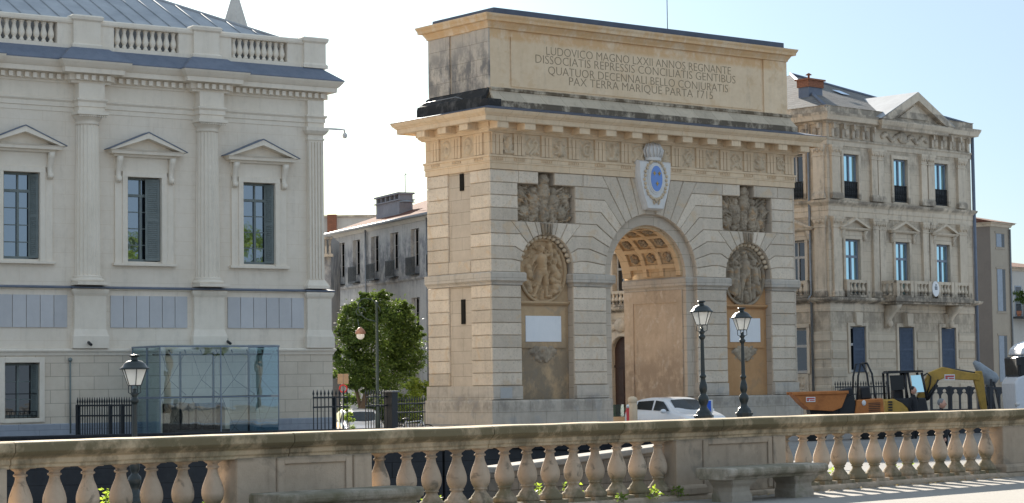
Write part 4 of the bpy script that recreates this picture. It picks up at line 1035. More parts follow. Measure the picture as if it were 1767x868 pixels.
for i, (a, b) in enumerate(GX):
    surround(None, a, b, 1.88, 3.96)
    m = MB(); m.block([((a+b)/2-.22,3.98),((a+b)/2+.22,3.98),((a+b)/2+.28,4.6),((a+b)/2-.28,4.6)], .0, .16 if i != 1 else .3, .03); m.build('keystone', M['bank_c'], bank)
    window(bank, None, a+.02, b-.02, 1.90, 3.94, .25, M['frame_white'], M['glass_dark'], 1, 1, .06, 3.15)
    s0 = .50 if i == 0 else .36
    shutter(bank, None, (a+s0,.19), (b-.02,.03), 1.92, 3.92, M['door_blue'], name='blue_shutter')
mb = MB()
for z in (.1,.9,1.7,2.5,3.3): 
    for a, b in ((.05,1.1),(2.7,4.7),(6.4,8.05),(9.75,11.05)): mb.box(a,b,-.05,.02,z,z+.42)
mb.build('banded_stone', M['bank_g'], bank, bevel=.02)
ms = MB(SIDE)
for z in (.1,.9,1.7,2.5,3.3):
    for a, b in ((-1.12,-.05),(-4.8,-2.8),(-8.4,-6.4),(-11.6,-10.0)): ms.box(a,b,-.05,.02,z,z+.42)
ms.build('banded_stone', M['bank_g'], bank, bevel=.02)
# arched doorway of the side front with carved head
m = MB(SIDE); c = -12.75
m.loft([[(c+r*cos(t), y, 3.1+r*1.02*sin(t)) for r, y in ((1.05,.02),(1.05,-.06),(.72,-.06),(.72,.3))] for t in [pi*i/16 for i in range(17)]], False)
for s_ in (-1, 1): m.box(min(c+s_*.72,c+s_*1.05),max(c+s_*.72,c+s_*1.05),-.06,.3,-.5,3.1)
m.ball((c,-.1,4.35), .38,.2,.36, 12, 8); m.ball((c-.5,-.08,4.25), .25,.14,.18, 8, 6); m.ball((c+.5,-.08,4.25), .25,.14,.18, 8, 6)
m.build('door_surround', M['bank_c'], bank)
m = MB(SIDE); m.pxz([(c+.72,-.5),(c+.72,3.1)]+arc(c,3.1,.72,0,180,14)[1:-1]+[(c-.72,3.1),(c-.72,-.5)], .22, .28); m.box(c-.75,c+.75,.16,.24,2.3,2.42)
for s_ in (-1,1):
    for z0, z1 in ((-.2,.9),(1.05,2.2)): m.box(c+s_*.35-.24,c+s_*.35+.24,.19,.23,z0,z1)
m.build('door', M['door_brown'], bank)
# balconies: stone balusters
def stone_rail(MT, x0, x1, y, z0, z1, n, name='balcony_balustrade', ends=True):
    m = MB(MT); m.box(x0,x1,y-.08,y+.08,z1-.13,z1); m.box(x0,x1,y-.08,y+.08,z0,z0+.1)
    if ends:
        for a in (x0,x1-.22): m.box(a,a+.22,y-.1,y+.1,z0,z1+.002)
    r = m.build(name, M['bank_c'], bank)
    a, b = (x0+.26, x1-.26) if ends else (x0,x1)
    m0 = MB(MT)
    for i in range(n):
        m1 = MB(MT); h = (z1-z0-.23)/.72
        m1.lathe([(rr_*1.1, zz*h) for rr_, zz in BAL], (a+(b-a)*(i+.5)/n, y, z0+.1), 10); m1.build('baluster', M['bank_c'], r)
    return r
for a, b in ((.9,2.6),): stone_rail(None, a, b, -.16, 5.26, 6.04, 4)
m = MB(); m.box(3.6,9.75,-.95,.0,5.08,5.262); m.box(3.7,9.65,-.85,.0,4.98,5.08); m.build('balcony_slab', M['bank_c'], bank, bevel=.02)
for a, b, n in ((3.72,5.0,2),(5.05,6.4,3),(6.9,8.2,3),(8.25,9.62,3)): stone_rail(None, a, b, -.82, 5.265, 6.04, n)
for x in (3.74, 9.62): stone_rail(Matrix.Translation((x,0,0)) @ SIDE, .02, .72, 0, 5.265, 6.04, 2, ends=False)
m = MB(); m.lathe([(.27,-.02),(.27,.02)], (0,0,0), 24); mm = Matrix.Translation((6.65,-.95,5.70)) @ Matrix.Rotation(pi/2,4,'X')
d = MB(mm @ Matrix.Scale(1.35,4,(0,1,0))); d.lathe([(.26,-.03),(.27,.0),(.26,.03)], (0,0,0), 24); ds = d.build('oval_sign', M['marble'], bank)
d = MB(mm); d.box(-.10,.10,-.05,.12,.031,.036); d.box(-.05,.05,.14,.22,.031,.036); d.build('sign_emblem', M['steel'], ds)
for x in (4.1, 8.9):
    m = MB(); m.loft([[(x-.18,.0,z),(x+.18,.0,z),(x+.18,-dd,z),(x-.18,-dd,z)] for z, dd in ((3.9,.06),(4.05,.2),(4.3,.2),(4.5,.35),(4.8,.7),(4.98,.8))], True); m.ball((x,-.2,4.1), .2,.12,.18, 8, 6); m.build('balcony_bracket', M['bank_c'], bank)
for a, b in SW[:1]+SW[1:]:
    stone_rail(SIDE, a-.25, b+.25, -.14, 5.26, 6.02, 4)
for a, b in SW:
    if a != -13.28: stone_rail(SIDE, a-.05, b+.05, .06, 1.05, 1.84, 4)
def iron_rail(MT, a, b, z0, z1, y):
    m = MB(MT); m.tube([(a,y,z1),(b,y,z1)], .025, 6); m.tube([(a,y,z0+.05),(b,y,z0+.05)], .02, 6)
    n = 8
    for i in range(n+1): x = a+(b-a)*i/n; m.tube([(x,y,z0),(x,y,z1)], .014, 5)
    for i in range(n):
        x = a+(b-a)*(i+.5)/n
        for z in (z0+.2,z0+.45): m.tube([(x-.05,y,z-.1),(x+.05,y-.02,z),(x-.05,y,z+.1)], .016, 4)
    m.box(a,b,y+.02,y+.03,z0+.05,z1)
    return m.build('iron_railing', M['iron'], bank)
for a, b in WX: iron_rail(None, a, b, 9.72, 10.48, .04)
for a, b in SW[:2]: iron_rail(SIDE, a, b, 9.72, 10.48, -.12)
# pediment, roof, chimney, rainwater pipes
m = MB(); a, b, z = 3.62, 8.72, 13.40
m.mould([(a,.2),(a,-.34),(b,-.34),(b,.2)], [(-.1,13.0),(.05,13.02),(.08,13.12),(.16,13.20),(.24,13.34),(.24,13.42),(-.1,13.44)])
m.pxz([(a,13.43),(b,13.43),((a+b)/2,14.55)], -.30, .6)
for p, q in ((a-.28,a+.42),(b+.28,b-.42)):
    m.pxz([(p,13.43),(q,13.43),((a+b)/2,14.46),((a+b)/2,14.86)], -.62, 1.0)
m.pxz([(a+1.35,13.62),(b-1.35,13.62),((a+b)/2,14.24)], -.36, -.28)
m.build('pediment', M['bank_c'], bank)
m = MB(); c = (a+b)/2
for s_ in (-1, 1):
    e = c+s_*2.87; m.add([(c,-.60,14.875),(e,-.60,13.46),(e,4.2,13.46),(c,4.2,14.875),(c,-.6,14.84),(e,-.6,13.43),(e,4.2,13.43),(c,4.2,14.84)], [(0,1,2,3),(4,7,6,5),(0,4,5,1),(1,5,6,2)])
m.build('pediment_roof', M['zroof'], bank)
m = MB(); rz = 13.72; r1 = 15.55
m.add([(-.1,-.1,rz),(BW_,-.1,rz),(BW_,BD,rz),(-.1,BD,rz),(4.6,5.65,16.25),(-.1,11.4,rz),(BW_,11.4,rz)], [(0,1,4),(0,4,5),(1,6,4),(4,6,5),(5,6,2,3)]); rf = m.build('roof', M['slate'], bank)
m = MB(); m.tube([(-.1,-.1,rz+.03),(4.6,5.65,16.28)], .07, 6); m.tube([(4.6,5.65,16.28),(BW_,-.1,rz+.03)], .07, 6); m.build('roof_ridge', M['zinc'], rf)
m = MB(); m.box(1.40,2.40,2.05,2.65,14.2,15.0); m.build('chimney_flashing', M['zinc'], rf)
m = MB(); m.box(1.35,2.45,2.0,2.7,15.0,15.32); m.box(1.28,2.52,1.93,2.77,15.32,15.39); m.lathe([(.05,15.39),(.05,15.58),(.16,15.6),(.02,15.7)], (1.8,2.35,0), 10); m.build('chimney', M['brickred'], rf)
m = MB(); m.add([(4.6,2.6,14.99),(5.2,2.6,14.99),(5.2,3.2,15.26),(4.6,3.2,15.26)], [(0,1,2,3)]); m.build('skylight', M['glass'], rf)
m = MB(); m.tube([(BW_+.10,-.08,-.5),(BW_+.10,-.08,13.2)], .085, 8); m.build('rain_pipe', M['zinc'], bank)
m = MB(); m.tube([(-.10,.98,-.4),(-.10,.98,5.0),(-.3,.98,5.2),(-.10,.98,5.4),(-.10,.98,13.0)], .055, 8); m.build('rain_pipe', M['steel'], bank)
# ------------------------------------------------------------------ foreground stone balustrade
M['fore'] = stone('old balustrade limestone', (.50,.40,.30), (.385,.305,.225), streak=.35, scol=(.10,.085,.065), rnd=.08, bump=.5, patch=(.22,.19,.15), pamt=.6, psc=2.6, pth=.55, var=True, fine=45, bands=[(.83,1.06,.05,.72,(.115,.10,.065),.50)])
M['fore_top'] = stone('lichen covered rail', (.56,.43,.28), (.44,.345,.23), streak=.35, scol=(.14,.12,.07), rnd=.12, bump=.6, patch=(.30,.27,.17), pamt=.5, var=False, bands=[(.955,1.085,.03,.85,(.115,.10,.055),.43),(.80,.95,.03,.8,(.13,.11,.07),.52)], fine=45)
M['fore_bal'] = stone('weathered baluster stone', (.54,.425,.32), (.42,.325,.235), streak=.3, scol=(.12,.10,.07), rnd=.05, bump=.45, patch=(.13,.115,.09), pamt=.7, psc=4.5, pth=.58, var=True, fine=40, bands=[(-.02,.26,.12,.8,(.12,.11,.06),.46),(.6,.8,.05,.6,(.18,.15,.10),.55)])
M['bench_s'] = stone('mossy bench stone', (.42,.37,.30), (.31,.27,.22), streak=.3, scol=(.09,.08,.06), rnd=.1, bump=.6, patch=(.16,.15,.09), pamt=.75, var=True, fine=35, bands=[(.32,.46,.05,.7,(.11,.10,.06),.48)])
bl = thing('stone_balustrade', 'long weathered stone balustrade across the foreground with rows of fat balusters', 'balustrade', (BO.x,BO.y,0), BA)
def fm(): return MB()
PIER = [(2.95,4.95),(10.42,12.82),(18.52,21.2)]
JO = [-5.6,-2.6,.06,3.72,6.9,9.3,11.35,14.2,17.3,20.1,23.]
RP = [(-.0,.825),(.0,.86),(.02,.875),(.02,.925),(.06,.945),(.10,.985),(.115,1.0),(.115,1.075),(.10,1.095),(.07,1.10)]
for a, b in zip(JO[:-1], JO[1:]):
    a += .004; b -= .004; y0, y1 = .06, .40; dz = random.uniform(-.006,.006)
    m = fm(); poly = [(y0-o, z+dz) for o, z in RP]+[(y1+o, z+dz) for o, z in RP[::-1]]
    n = max(2, int((b-a)/.25)); secs = []
    for i in range(n+1):
        x = a+(b-a)*i/n; secs.append([(x, y+.006*noise.noise((x*2.5,y*9,z*9)), z+.008*noise.noise((x*1.7,y*3,z*3+5))) for y, z in poly])
    m.loft(secs, False); m.build('rail', M['fore_top'], bl, bevel=.006)
m = fm()
for a, b in zip(JO[:-1], JO[1:]):
    m.loft([[(x,y,z) for y, z in ((-.02,-.2),(-.02,.055),(.0,.075),(.46,.075),(.50,.05),(.50,-.6),(-.02,-.6))] for x in (a+.002,b-.002)], False)
m.build('base_course', M['fore'], bl, bevel=.01)
for a, b in PIER:
    m = fm()
    m.box(a,b,.05,.42,.07,.83)
    if b-a > 1.8 and a < 15:
        m.box(a,a+.55,.02,.06,.07,.83); m.box(b-.28,b,.02,.06,.07,.83)
        for p, q, r, s_ in ((a+.58,a+.68,.10,.82),(b-.40,b-.30,.10,.82),(a+.68,b-.40,.74,.82)): m.box(p,q,.025,.06,r,s_)
        m.mould([(a-.02,.3),(a-.02,-.01),(a+.57,-.01),(a+.57,.3)], [(-.03,.07),(.03,.072),(.03,.16),(.01,.2),(-.03,.21)])
    else:
        m.mould([(a-.01,.3),(a-.01,.0),(b,.0)], [(-.03,.07),(.03,.072),(.03,.16),(.01,.2),(-.03,.21)])
    m.build('pier', M['fore'], bl, bevel=.012)
# half pier at the very left
m = fm(); m.box(-.75,.02,.04,.42,.07,.83); m.build('pier', M['fore'], bl, bevel=.012)
BP = [(.115,.0),(.115,.0)]
BPROF = [(.150,.048),(.158,.070),(.158,.10),(.146,.12),(.125,.13),(.118,.15),(.098,.175),(.078,.20),(.070,.222),(.070,.232),(.088,.238),(.088,.252),(.080,.258),
    (.095,.275),(.114,.31),(.125,.35),(.128,.385),(.125,.42),(.115,.46),(.098,.51),(.080,.555),(.066,.59),(.058,.62),(.055,.645),(.057,.655),(.072,.660),(.077,.670),(.072,.680),(.058,.684),(.060,.708),(.072,.715),(.100,.735),(.110,.745)]
m = fm(); m.box(-.165,.165,-.165,.165,0,.05); m.lathe(BPROF, (0,0,0), 32); m.box(-.120,.120,-.120,.120,.742,.77)
b0 = m.build('baluster', M['fore_bal'], bl)
US = [-1.6,-1.2]+[.30+.4105*i for i in range(7)]+[5.255+.4187*i for i in range(13)]+[13.05+.4367*i for i in range(13)]
US = sorted(set(US))
for i, u in enumerate(US):
    o = b0 if i == 0 else b0.copy()
    if i: COL.objects.link(o); o.parent = bl
    o.location = (u+random.uniform(-.008,.008), .235, .072); o.rotation_euler = (0,0,random.choice((0,pi/2,pi,-pi/2))+random.uniform(-.05,.05)); o.rotation_euler.x = random.uniform(-.012,.012); o.rotation_euler.y = random.uniform(-.012,.012)
# benches
def bench(u0, u1, label, y0=-.98, y1=-.42, rz=0):
    c = BW((u0+u1)/2, (y0+y1)/2); t = thing('stone_bench', label, 'bench', (c.x,c.y,0), BA+rz, 'stone benches against the balustrade')
    L = (u1-u0)/2; w_ = (y1-y0)/2
    m = MB(); secs = []
    for i in range(17):
        x = -L+2*L*i/16; q = .012*noise.noise((x*3,u0,0)); e = .02 if i in (0,16) else 0
        secs.append([(x,y,z) for y, z in ((-w_+.05+e,.30),(-w_+.03+e,.335+q),(-w_+e-.02,.36),(-w_-.03+e,.40+q),(-w_-.02+e,.445),(-w_+.02+e,.462+q*.5),(w_,.462),(w_+.02,.44),(w_+.02,.36),(w_-.04,.30))])
    m.loft(secs, False); m.build('seat', M['bench_s'], t, bevel=.012)
    for x in (-L*.62, L*.62):
        m = MB(); hw = .21
        m.loft([[(x-a,-w_+.10-b_,z),(x+a,-w_+.10-b_,z),(x+a,w_-.08,z),(x-a,w_-.08,z)] for a, b_, z in ((hw,.0,-.02),(hw,.0,.10),(hw-.02,-.02,.12),(hw-.03,-.02,.20),(hw+.03,.02,.25),(hw+.07,.05,.305))], False)
        m.build('leg', M['bench_s'], t, bevel=.012)
    return t
bench(2.78, 4.88, 'mossy stone bench before the left pier, mostly cut by the bottom edge')
bench(10.32, 12.5, 'stone bench on two block legs before the right pier')
# weeds along the foot of the balustrade
M['weed'] = leafmat('weed leaves', (.16,.26,.02), (.36,.42,.03), .55)
M['weed_d'] = leafmat('darker weed leaves', (.07,.13,.02), (.17,.25,.03), .5)
def weed(u, v, h, wd, n, label, mat, z0=.07):
    m = MB(); rr = random.Random(int(u*100))
    for i in range(n):
        x, y = rr.gauss(0,wd*.4), rr.gauss(0,wd*.25); z = h*(1-rr.random()**1.6)*max(.15, 1-(abs(x)/wd)**1.5); L = rr.uniform(.018,.040)
        a = rr.uniform(0,2*pi); ti = rr.uniform(-.6,.9)
        d = Vector((cos(a)*cos(ti),sin(a)*cos(ti),sin(ti))); s_ = d.cross(Vector((rr.gauss(0,1),rr.gauss(0,1),rr.gauss(0,1)))).normalized()
        p = Vector((x,y,z)); m.add([p,p+d*L+s_*L*.45,p+d*L*2,p+d*L-s_*L*.45], [(0,1,2,3)])
    for i in range(max(3, n//14)):
        x, y = rr.gauss(0,wd*.35), rr.gauss(0,wd*.2); m.tube([(x*.4,y*.4,-.02),(x,y,h*rr.uniform(.4,.85))], .004, 4)
    o = m.build('weed', mat); p = BW(u, v, z0); o.location = p; return tag(o, label, 'weed', 'weeds growing between the balusters')
WD = [(1.62,.62,.50,.12,70,'tall yellow green weed between the fourth and fifth balusters from the left','weed'),(2.80,.45,.34,.10,30,'small yellow green weed at the left edge of the left pier','weed'),
 (6.30,.45,.20,.20,90,'broad bright weed between balusters in the middle bay, left of its centre','weed'),(6.72,.3,.10,.10,30,'low weed tuft right of the broad bright weed, middle bay','weed'),
 (8.28,.55,.24,.16,70,'pale feathery weed in the middle bay near its centre','weed'),(8.82,.5,.30,.20,110,'dense round weed right of centre in the middle bay','weed'),(9.85,-.08,.14,.14,50,'low bright weed at the foot of the last middle balusters','weed'),(10.35,-.06,.13,.16,50,'low weed at the left foot of the right pier','weed_d'),(9.2,-.08,.09,.12,36,'tiny weed before the middle bay, right side','weed_d'),
 (14.15,.5,.22,.16,70,'weed behind the first balusters right of the bench','weed_d'),(14.6,.5,.25,.18,80,'light green weed between balusters right of the bench','weed'),(16.05,.5,.32,.16,110,'round dark green bush between balusters of the right bay','weed_d'),(16.5,.5,.30,.14,80,'second dark bush between balusters of the right bay, beside the round one','weed_d')]
for q in WD: weed(*q[:6], M[q[6]])
m = MB(); rr = random.Random(5)
for i in range(420):
    x = rr.uniform(10.4,18.6); y = -.05-abs(rr.gauss(0,.12)); L = rr.uniform(.012,.03); a = rr.uniform(0,6.3); p = BW(x,y,.012)
    d = Vector((cos(a),sin(a),rr.uniform(-.1,.3))); s_ = Vector((-sin(a),cos(a),rr.uniform(-.2,.2)))
    m.add([p,p+d*L+s_*L*.6,p+d*L*2,p+d*L-s_*L*.6], [(0,1,2,3)])
M['dry'] = leafmat('dry leaves', (.28,.16,.05), (.42,.28,.10), .2)
tag(m.build('fallen_leaves', M['dry']), 'dry leaves lying along the foot of the balustrade', 'leaves', kind='stuff')

# ------------------------------------------------------------------ pixel helper for placing real objects at a chosen distance
def ray(x, y): return cR*((x-883.5)/FPX)-cU*((y-434)/FPX)+cF
def at(x, y, d): p = ray(x,y)*d; return Vector((p.x,p.y,p.z+EYE))
def foot(x, y, d, z): p = at(x,y,d); return Vector((p.x,p.y,z))

# ------------------------------------------------------------------ dark parapet across the sunken lane, ramp wall
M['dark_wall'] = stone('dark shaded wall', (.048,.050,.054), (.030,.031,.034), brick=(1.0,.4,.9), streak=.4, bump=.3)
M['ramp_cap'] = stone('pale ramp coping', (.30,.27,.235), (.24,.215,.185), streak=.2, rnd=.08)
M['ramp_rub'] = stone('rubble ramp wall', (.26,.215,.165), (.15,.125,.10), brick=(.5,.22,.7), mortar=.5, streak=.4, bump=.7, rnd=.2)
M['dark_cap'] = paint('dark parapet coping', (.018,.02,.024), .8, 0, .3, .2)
p0, p1 = at(-40,754,54), at(760,737,56.5); p0.z = p1.z = 0
p2 = foot(1165,735,60,0)
t = thing('lane_parapet', 'dark low parapet wall of the sunken lane below the courthouse', 'wall', (p0.x,p0.y,0))
def wallseg(m, a, b, z0, z1, th, z0b=None, z1b=None):
    d = (b-a); d.z = 0; d.normalize(); n = Vector((-d.y,d.x,0))*th/2
    z0b = z0 if z0b is None else z0b; z1b = z1 if z1b is None else z1b
    q = [a-n,b-n,b+n,a+n]
    m.add([(q[0].x,q[0].y,z0),(q[1].x,q[1].y,z0b),(q[2].x,q[2].y,z0b),(q[3].x,q[3].y,z0),(q[0].x,q[0].y,z1),(q[1].x,q[1].y,z1b),(q[2].x,q[2].y,z1b),(q[3].x,q[3].y,z1)], [(0,3,2,1),(4,5,6,7),(0,1,5,4),(1,2,6,5),(2,3,7,6),(3,0,4,7)])
zt0, zt1, zt2 = at(-40,754.5,54).z, at(760,736.5,56.5).z, .1
O = Vector((p0.x,p0.y,0))
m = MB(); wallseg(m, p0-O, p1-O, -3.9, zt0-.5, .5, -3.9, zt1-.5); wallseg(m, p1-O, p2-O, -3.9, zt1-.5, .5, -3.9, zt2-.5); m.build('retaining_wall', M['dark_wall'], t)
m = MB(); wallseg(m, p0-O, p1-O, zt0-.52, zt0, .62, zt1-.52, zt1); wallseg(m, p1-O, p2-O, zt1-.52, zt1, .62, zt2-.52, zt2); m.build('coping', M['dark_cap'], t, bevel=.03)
a, b = at(842,806,37), at(1162,764,41); O = Vector((a.x,a.y,0)); az, bz = a.z, b.z
t = thing('ramp_wall', 'rubble ramp wall with pale sloping coping seen between the balusters', 'wall', (a.x,a.y,0))
A_, B_ = Vector((0,0,0)), Vector((b.x-a.x,b.y-a.y,0))
m = MB(); wallseg(m, A_, B_, -4.0, az-.11, .4, -4.0, bz-.11); m.build('wall_face', M['ramp_rub'], t)
m = MB(); wallseg(m, A_, B_, az-.11, az, .52, bz-.11, bz); m.build('coping', M['ramp_cap'], t, bevel=.02)

# ------------------------------------------------------------------ street lamps
M['lamp_iron'] = paint('dark green cast iron', (.010,.016,.015), .38, 0, .25, .55, (.03,.04,.035), 8)
def lamp_glass():
    N = NT('frosted lamp glass'); co = N.coord(False)
    c = N.mix(N.ramp(N.noise(co, 6, 4), .3, .7), (.93,.93,.91), (.84,.84,.81))
    return N.finish(N.n('MixShader', {0:.6,1:N.pbsdf(c, .35),2:N.n('BsdfTranslucent', {'Color':c})}))
M['lamp_glass'] = lamp_glass()
def lamp(px, py, d, lab, lean=0, rot=.3, bot=-.6, sc=.68):
    """py = top of the finial; lamp 4.15 m tall"""
    H = 4.13; p = at(px, py, d); t = thing('street_lamp', lab, 'street lamp', (p.x,p.y,p.z-H*sc), rot, 'cast iron lantern posts')
    t.rotation_euler = (0, lean, rot); t.scale = (sc, sc, sc)
    m = MB(); m.pxy([(.25*cos(pi/4*k+pi/8), .25*sin(pi/4*k+pi/8)) for k in range(8)], bot, .86)
    m.frustum([(.265*cos(pi/4*k+pi/8), .265*sin(pi/4*k+pi/8), .86) for k in range(8)], [(.21*cos(pi/4*k+pi/8), .21*sin(pi/4*k+pi/8), .96) for k in range(8)])
    for k in range(8): m.pxy([(.285*cos(pi/4*(k+j)+pi/8)*s_, .285*sin(pi/4*(k+j)+pi/8)*s_) for j, s_ in ((0,1),(1,1),(1,.9),(0,.9))], .80, .88)
    m.build('pedestal', M['lamp_iron'], t, bevel=.01)
    m = MB(); m.lathe([(.21,.95),(.19,1.0),(.15,1.03),(.105,1.10),(.10,1.16),(.135,1.24),(.155,1.32),(.14,1.40),(.085,1.46),(.08,1.50),(.105,1.56),(.118,1.65),(.108,1.74),(.08,1.84),(.066,1.92),(.085,1.95),(.10,1.98),(.085,2.01),(.064,2.04),
        (.062,2.1),(.05,3.0),(.05,3.02),(.075,3.05),(.105,3.10),(.075,3.15),(.055,3.17),(.06,3.2),(.095,3.24),(.06,3.28),(.045,3.31),(.05,3.36),(.0,3.38)], (0,0,0), 20, cap=False); m.build('post', M['lamp_iron'], t)
    # lantern: six tapered panes between bars under a domed cap
    zb, zt_, rb_, rt_ = 3.44, 3.82, .15, .29; n = 6
    hx = lambda r, k: (r*cos(pi/3*k), r*sin(pi/3*k))
    for k in range(n):
        a, b = hx(rb_,k), hx(rb_,k+1); c, e = hx(rt_,k+1), hx(rt_,k)
        m = MB(); m.add([(*a,zb),(*b,zb),(*c,zt_),(*e,zt_)], [(0,1,2,3)]); m.build('lantern_pane', M['lamp_glass'], t)
    m = MB()
    for k in range(n):
        m.tube([(*hx(rb_+.004,k),zb),(*hx(rt_+.004,k),zt_)], .011, 5)
        m.tube([(*hx(rb_,k),zb),(*hx(rb_,k+1),zb)], .012, 5); m.tube([(*hx(rt_,k),zt_),(*hx(rt_,k+1),zt_)], .012, 5)
    for k in range(4):
        a = pi/2*k+.4; m.tube([(.04*cos(a),.04*sin(a),3.24),(.15*cos(a),.15*sin(a),3.28),(.15*cos(a),.15*sin(a),3.44)], .012, 5)
    m.build('lantern_frame', M['lamp_iron'], t)
    m = MB(); m.lathe([(.335,3.80),(.34,3.825),(.29,3.85),(.235,3.93),(.17,3.985),(.10,4.00),(.085,4.01),(.075,4.05),(.07,4.075),(.11,4.09),(.125,4.105),(.11,4.125),(.04,4.135)], (0,0,0), 24); m.build('lantern_cap', M['lamp_iron'], t)
    return t
lamp(232,612,32.6,'lantern lamp post standing alone before the courthouse glass porch', .0, .2, -2.2)
lamp(1211,519,41.5,'lantern lamp post beside the white car, left of the close pair', -.012, .5)
lamp(1281,531,45.3,'lantern lamp post before the right niche plaque, right of the close pair', -.01, .1)
# scrolled arm lamp in front of the tree
M['lamp_green'] = paint('green grey lamp post', (.06,.085,.075), .5, 0, .3)
M['copper'] = paint('copper lamp hood', (.42,.22,.15), .45, .2, .3)
p = at(650,523,80); t = thing('scroll_arm_lamp', 'slim green lamp post with scrolled arm holding a copper hooded globe, before the tree', 'street lamp', (p.x,p.y,p.z-4.95), -YAW)
m = MB(); m.lathe([(.10,-.3),(.10,.8),(.06,.9),(.055,3.2),(.045,4.9),(.07,4.93),(.07,4.98),(.0,5.05)], (0,0,0), 12); m.build('post', M['lamp_green'], t)
m = MB(); m.tube([(0,0,4.25)]+[(-.28-.42*sin(k*.33-.3), 0, 4.72+.42*cos(k*.33+pi)) for k in range(16)], .022, 6)
m.tube([(-.62+.22*cos(k*.5)*(1-k*.05), 0, 4.62+.22*sin(k*.5)*(1-k*.05)) for k in range(14)], .02, 6); m.tube([(-.72,0,4.36),(-.68,0,4.12),(-.62,0,4.02)], .02, 6); m.build('scroll_arm', M['lamp_green'], t)
m = MB(); m.lathe([(.02,4.06),(.08,4.02),(.17,3.92),(.20,3.82),(.17,3.80)], (-.62,0,0), 16); m.build('lamp_hood', M['copper'], t)
m = MB(); m.ball((-.62,0,3.74), .15,.15,.14); m.build('lamp_globe', M['lamp_glass'], t)

# ------------------------------------------------------------------ iron fences
def fence(a, b, z0, z1, lab, posts=(), n=None, gate=False, grp='spiked iron fences'):
    d = b-a; d.z = 0; L = d.length; an = atan2(d.y,d.x)
    t = thing('iron_fence', lab, 'fence', (a.x,a.y,0), an, grp)
    n = n or int(L/.13); m = MB(); zs = z1-.18
    for i in range(n+1):
        x = L*i/n; m.tube([(x,0,z0),(x,0,zs+.02)], .017, 6); m.lathe([(.018,zs),(.034,zs+.05),(.004,zs+.18)], (x,0,0), 6, False)
    m.build('spiked_bars', M['iron'], t)
    for z in (z0+.1, z1-.55, z1-.25):
        m = MB(); m.box(0,L,-.03,.03,z-.025,z+.025); m.build('rail', M['iron'], t)
    for x in posts:
        m = MB(); m.box(x-.045,x+.045,-.045,.045,z0,z1-.22); m.build('post', M['iron'], t)
    return t
fence(foot(134,700,63.5,0), foot(236,700,62.4,0), -.6, at(180,685,63).z, 'spiked iron fence left of the glass porch', (.0,1.25,1.7), 24)
fence(foot(541,700,66.5,0), foot(599,700,68,0), -.6, at(560,672,67).z, 'spiked iron fence at the right corner of the courthouse', (1.1,), 9)
fence(foot(631,700,72,0), foot(672,700,73,0), -.6, at(650,672,72).z, 'spiked iron fence panel under the scroll arm lamp', (), 9)
fence(foot(684,700,73.2,0), foot(733,700,75,0), -.6, at(700,684,74).z, 'spiked iron fence panel between gate pillar and arch', (), 11)
p = foot(675,700,73,0); zt = at(675,674,73).z
t = thing('gate_pillar', 'dark square gate pillar with pale cap before the tree', 'pillar', (p.x,p.y,0), .3)
m = MB(); m.box(-.17,.17,-.17,.17,-.6,zt-.06); m.build('shaft', M['iron'], t, bevel=.01); m = MB(); m.box(-.23,.23,-.23,.23,zt-.06,zt); m.build('cap', M['steel'], t, bevel=.02)

# ------------------------------------------------------------------ trees and hedge
def crown(rr, blobs, n, leaf, M_=None):
    m = MB()
    for c, r, wgt in blobs:
        c = Vector(c); k = int(n*wgt)
        nb = max(6, int(k/55)); clumps = []
        for i in range(nb):
            d = Vector((rr.gauss(0,1),rr.gauss(0,1),rr.gauss(0,1))).normalized(); q = rr.random()**.3
            clumps.append((c+Vector((d.x*r[0],d.y*r[1],d.z*r[2]))*q, rr.uniform(.14,.30)*max(r)))
        for i in range(k):
            cc, cr_ = rr.choice(clumps); d = Vector((rr.gauss(0,1),rr.gauss(0,1),rr.gauss(0,.8)))
            p = cc+d*cr_*.52; L = leaf*rr.uniform(.6,1.3)
            u = Vector((rr.gauss(0,1),rr.gauss(0,1),rr.gauss(0,.6))).normalized(); s_ = u.cross(Vector((rr.gauss(0,1),rr.gauss(0,1),rr.gauss(0,1)))).normalized()
            m.add([p-u*L,p+s_*L*.42,p+u*L,p-s_*L*.42], [(0,1,2,3)])
    return m
M['bark'] = stone('grey bark', (.13,.10,.075), (.07,.055,.04), bump=.8, streak=.3)
M['mag'] = leafmat('magnolia leaves', (.014,.036,.008), (.070,.118,.020), .2, .6)
M['hedge'] = leafmat('hedge leaves', (.06,.10,.012), (.20,.25,.03), .4)
rr = random.Random(11)
b0_ = foot(655,720,89,-.5); sc = 89/3690.
t = thing('magnolia_tree', 'dense dark green broadleaf tree between courthouse and arch', 'tree', tuple(b0_), -YAW)
cx_ = lambda px: (px-655)*sc; cz_ = lambda py: at(655,py,89).z+.5
bl_ = [((cx_(655),0,cz_(575)),(1.55,1.5,1.5),.26),((cx_(648),.2,cz_(528)),(.75,.8,.55),.10),((cx_(615),-.2,cz_(560)),(.72,.9,.9),.12),((cx_(700),.2,cz_(605)),(.9,1.0,.95),.16),((cx_(615),-.3,cz_(630)),(.8,.9,.8),.12),((cx_(665),-.4,cz_(645)),(1.2,1.1,.75),.14),((cx_(690),.3,cz_(555)),(.7,.8,.7),.10)]+[((cx_(x_),rr.uniform(-.6,.3),cz_(y_)),(s_,s_,s_*.8),.02) for x_, y_, s_ in ((590,575,.32),(583,610,.3),(588,645,.33),(606,540,.33),(632,512,.3),(668,508,.33),(703,532,.32),(722,575,.35),(640,668,.4),(612,664,.35))]
crown(rr, bl_, 40000, .068).build('crown', M['mag'], t)
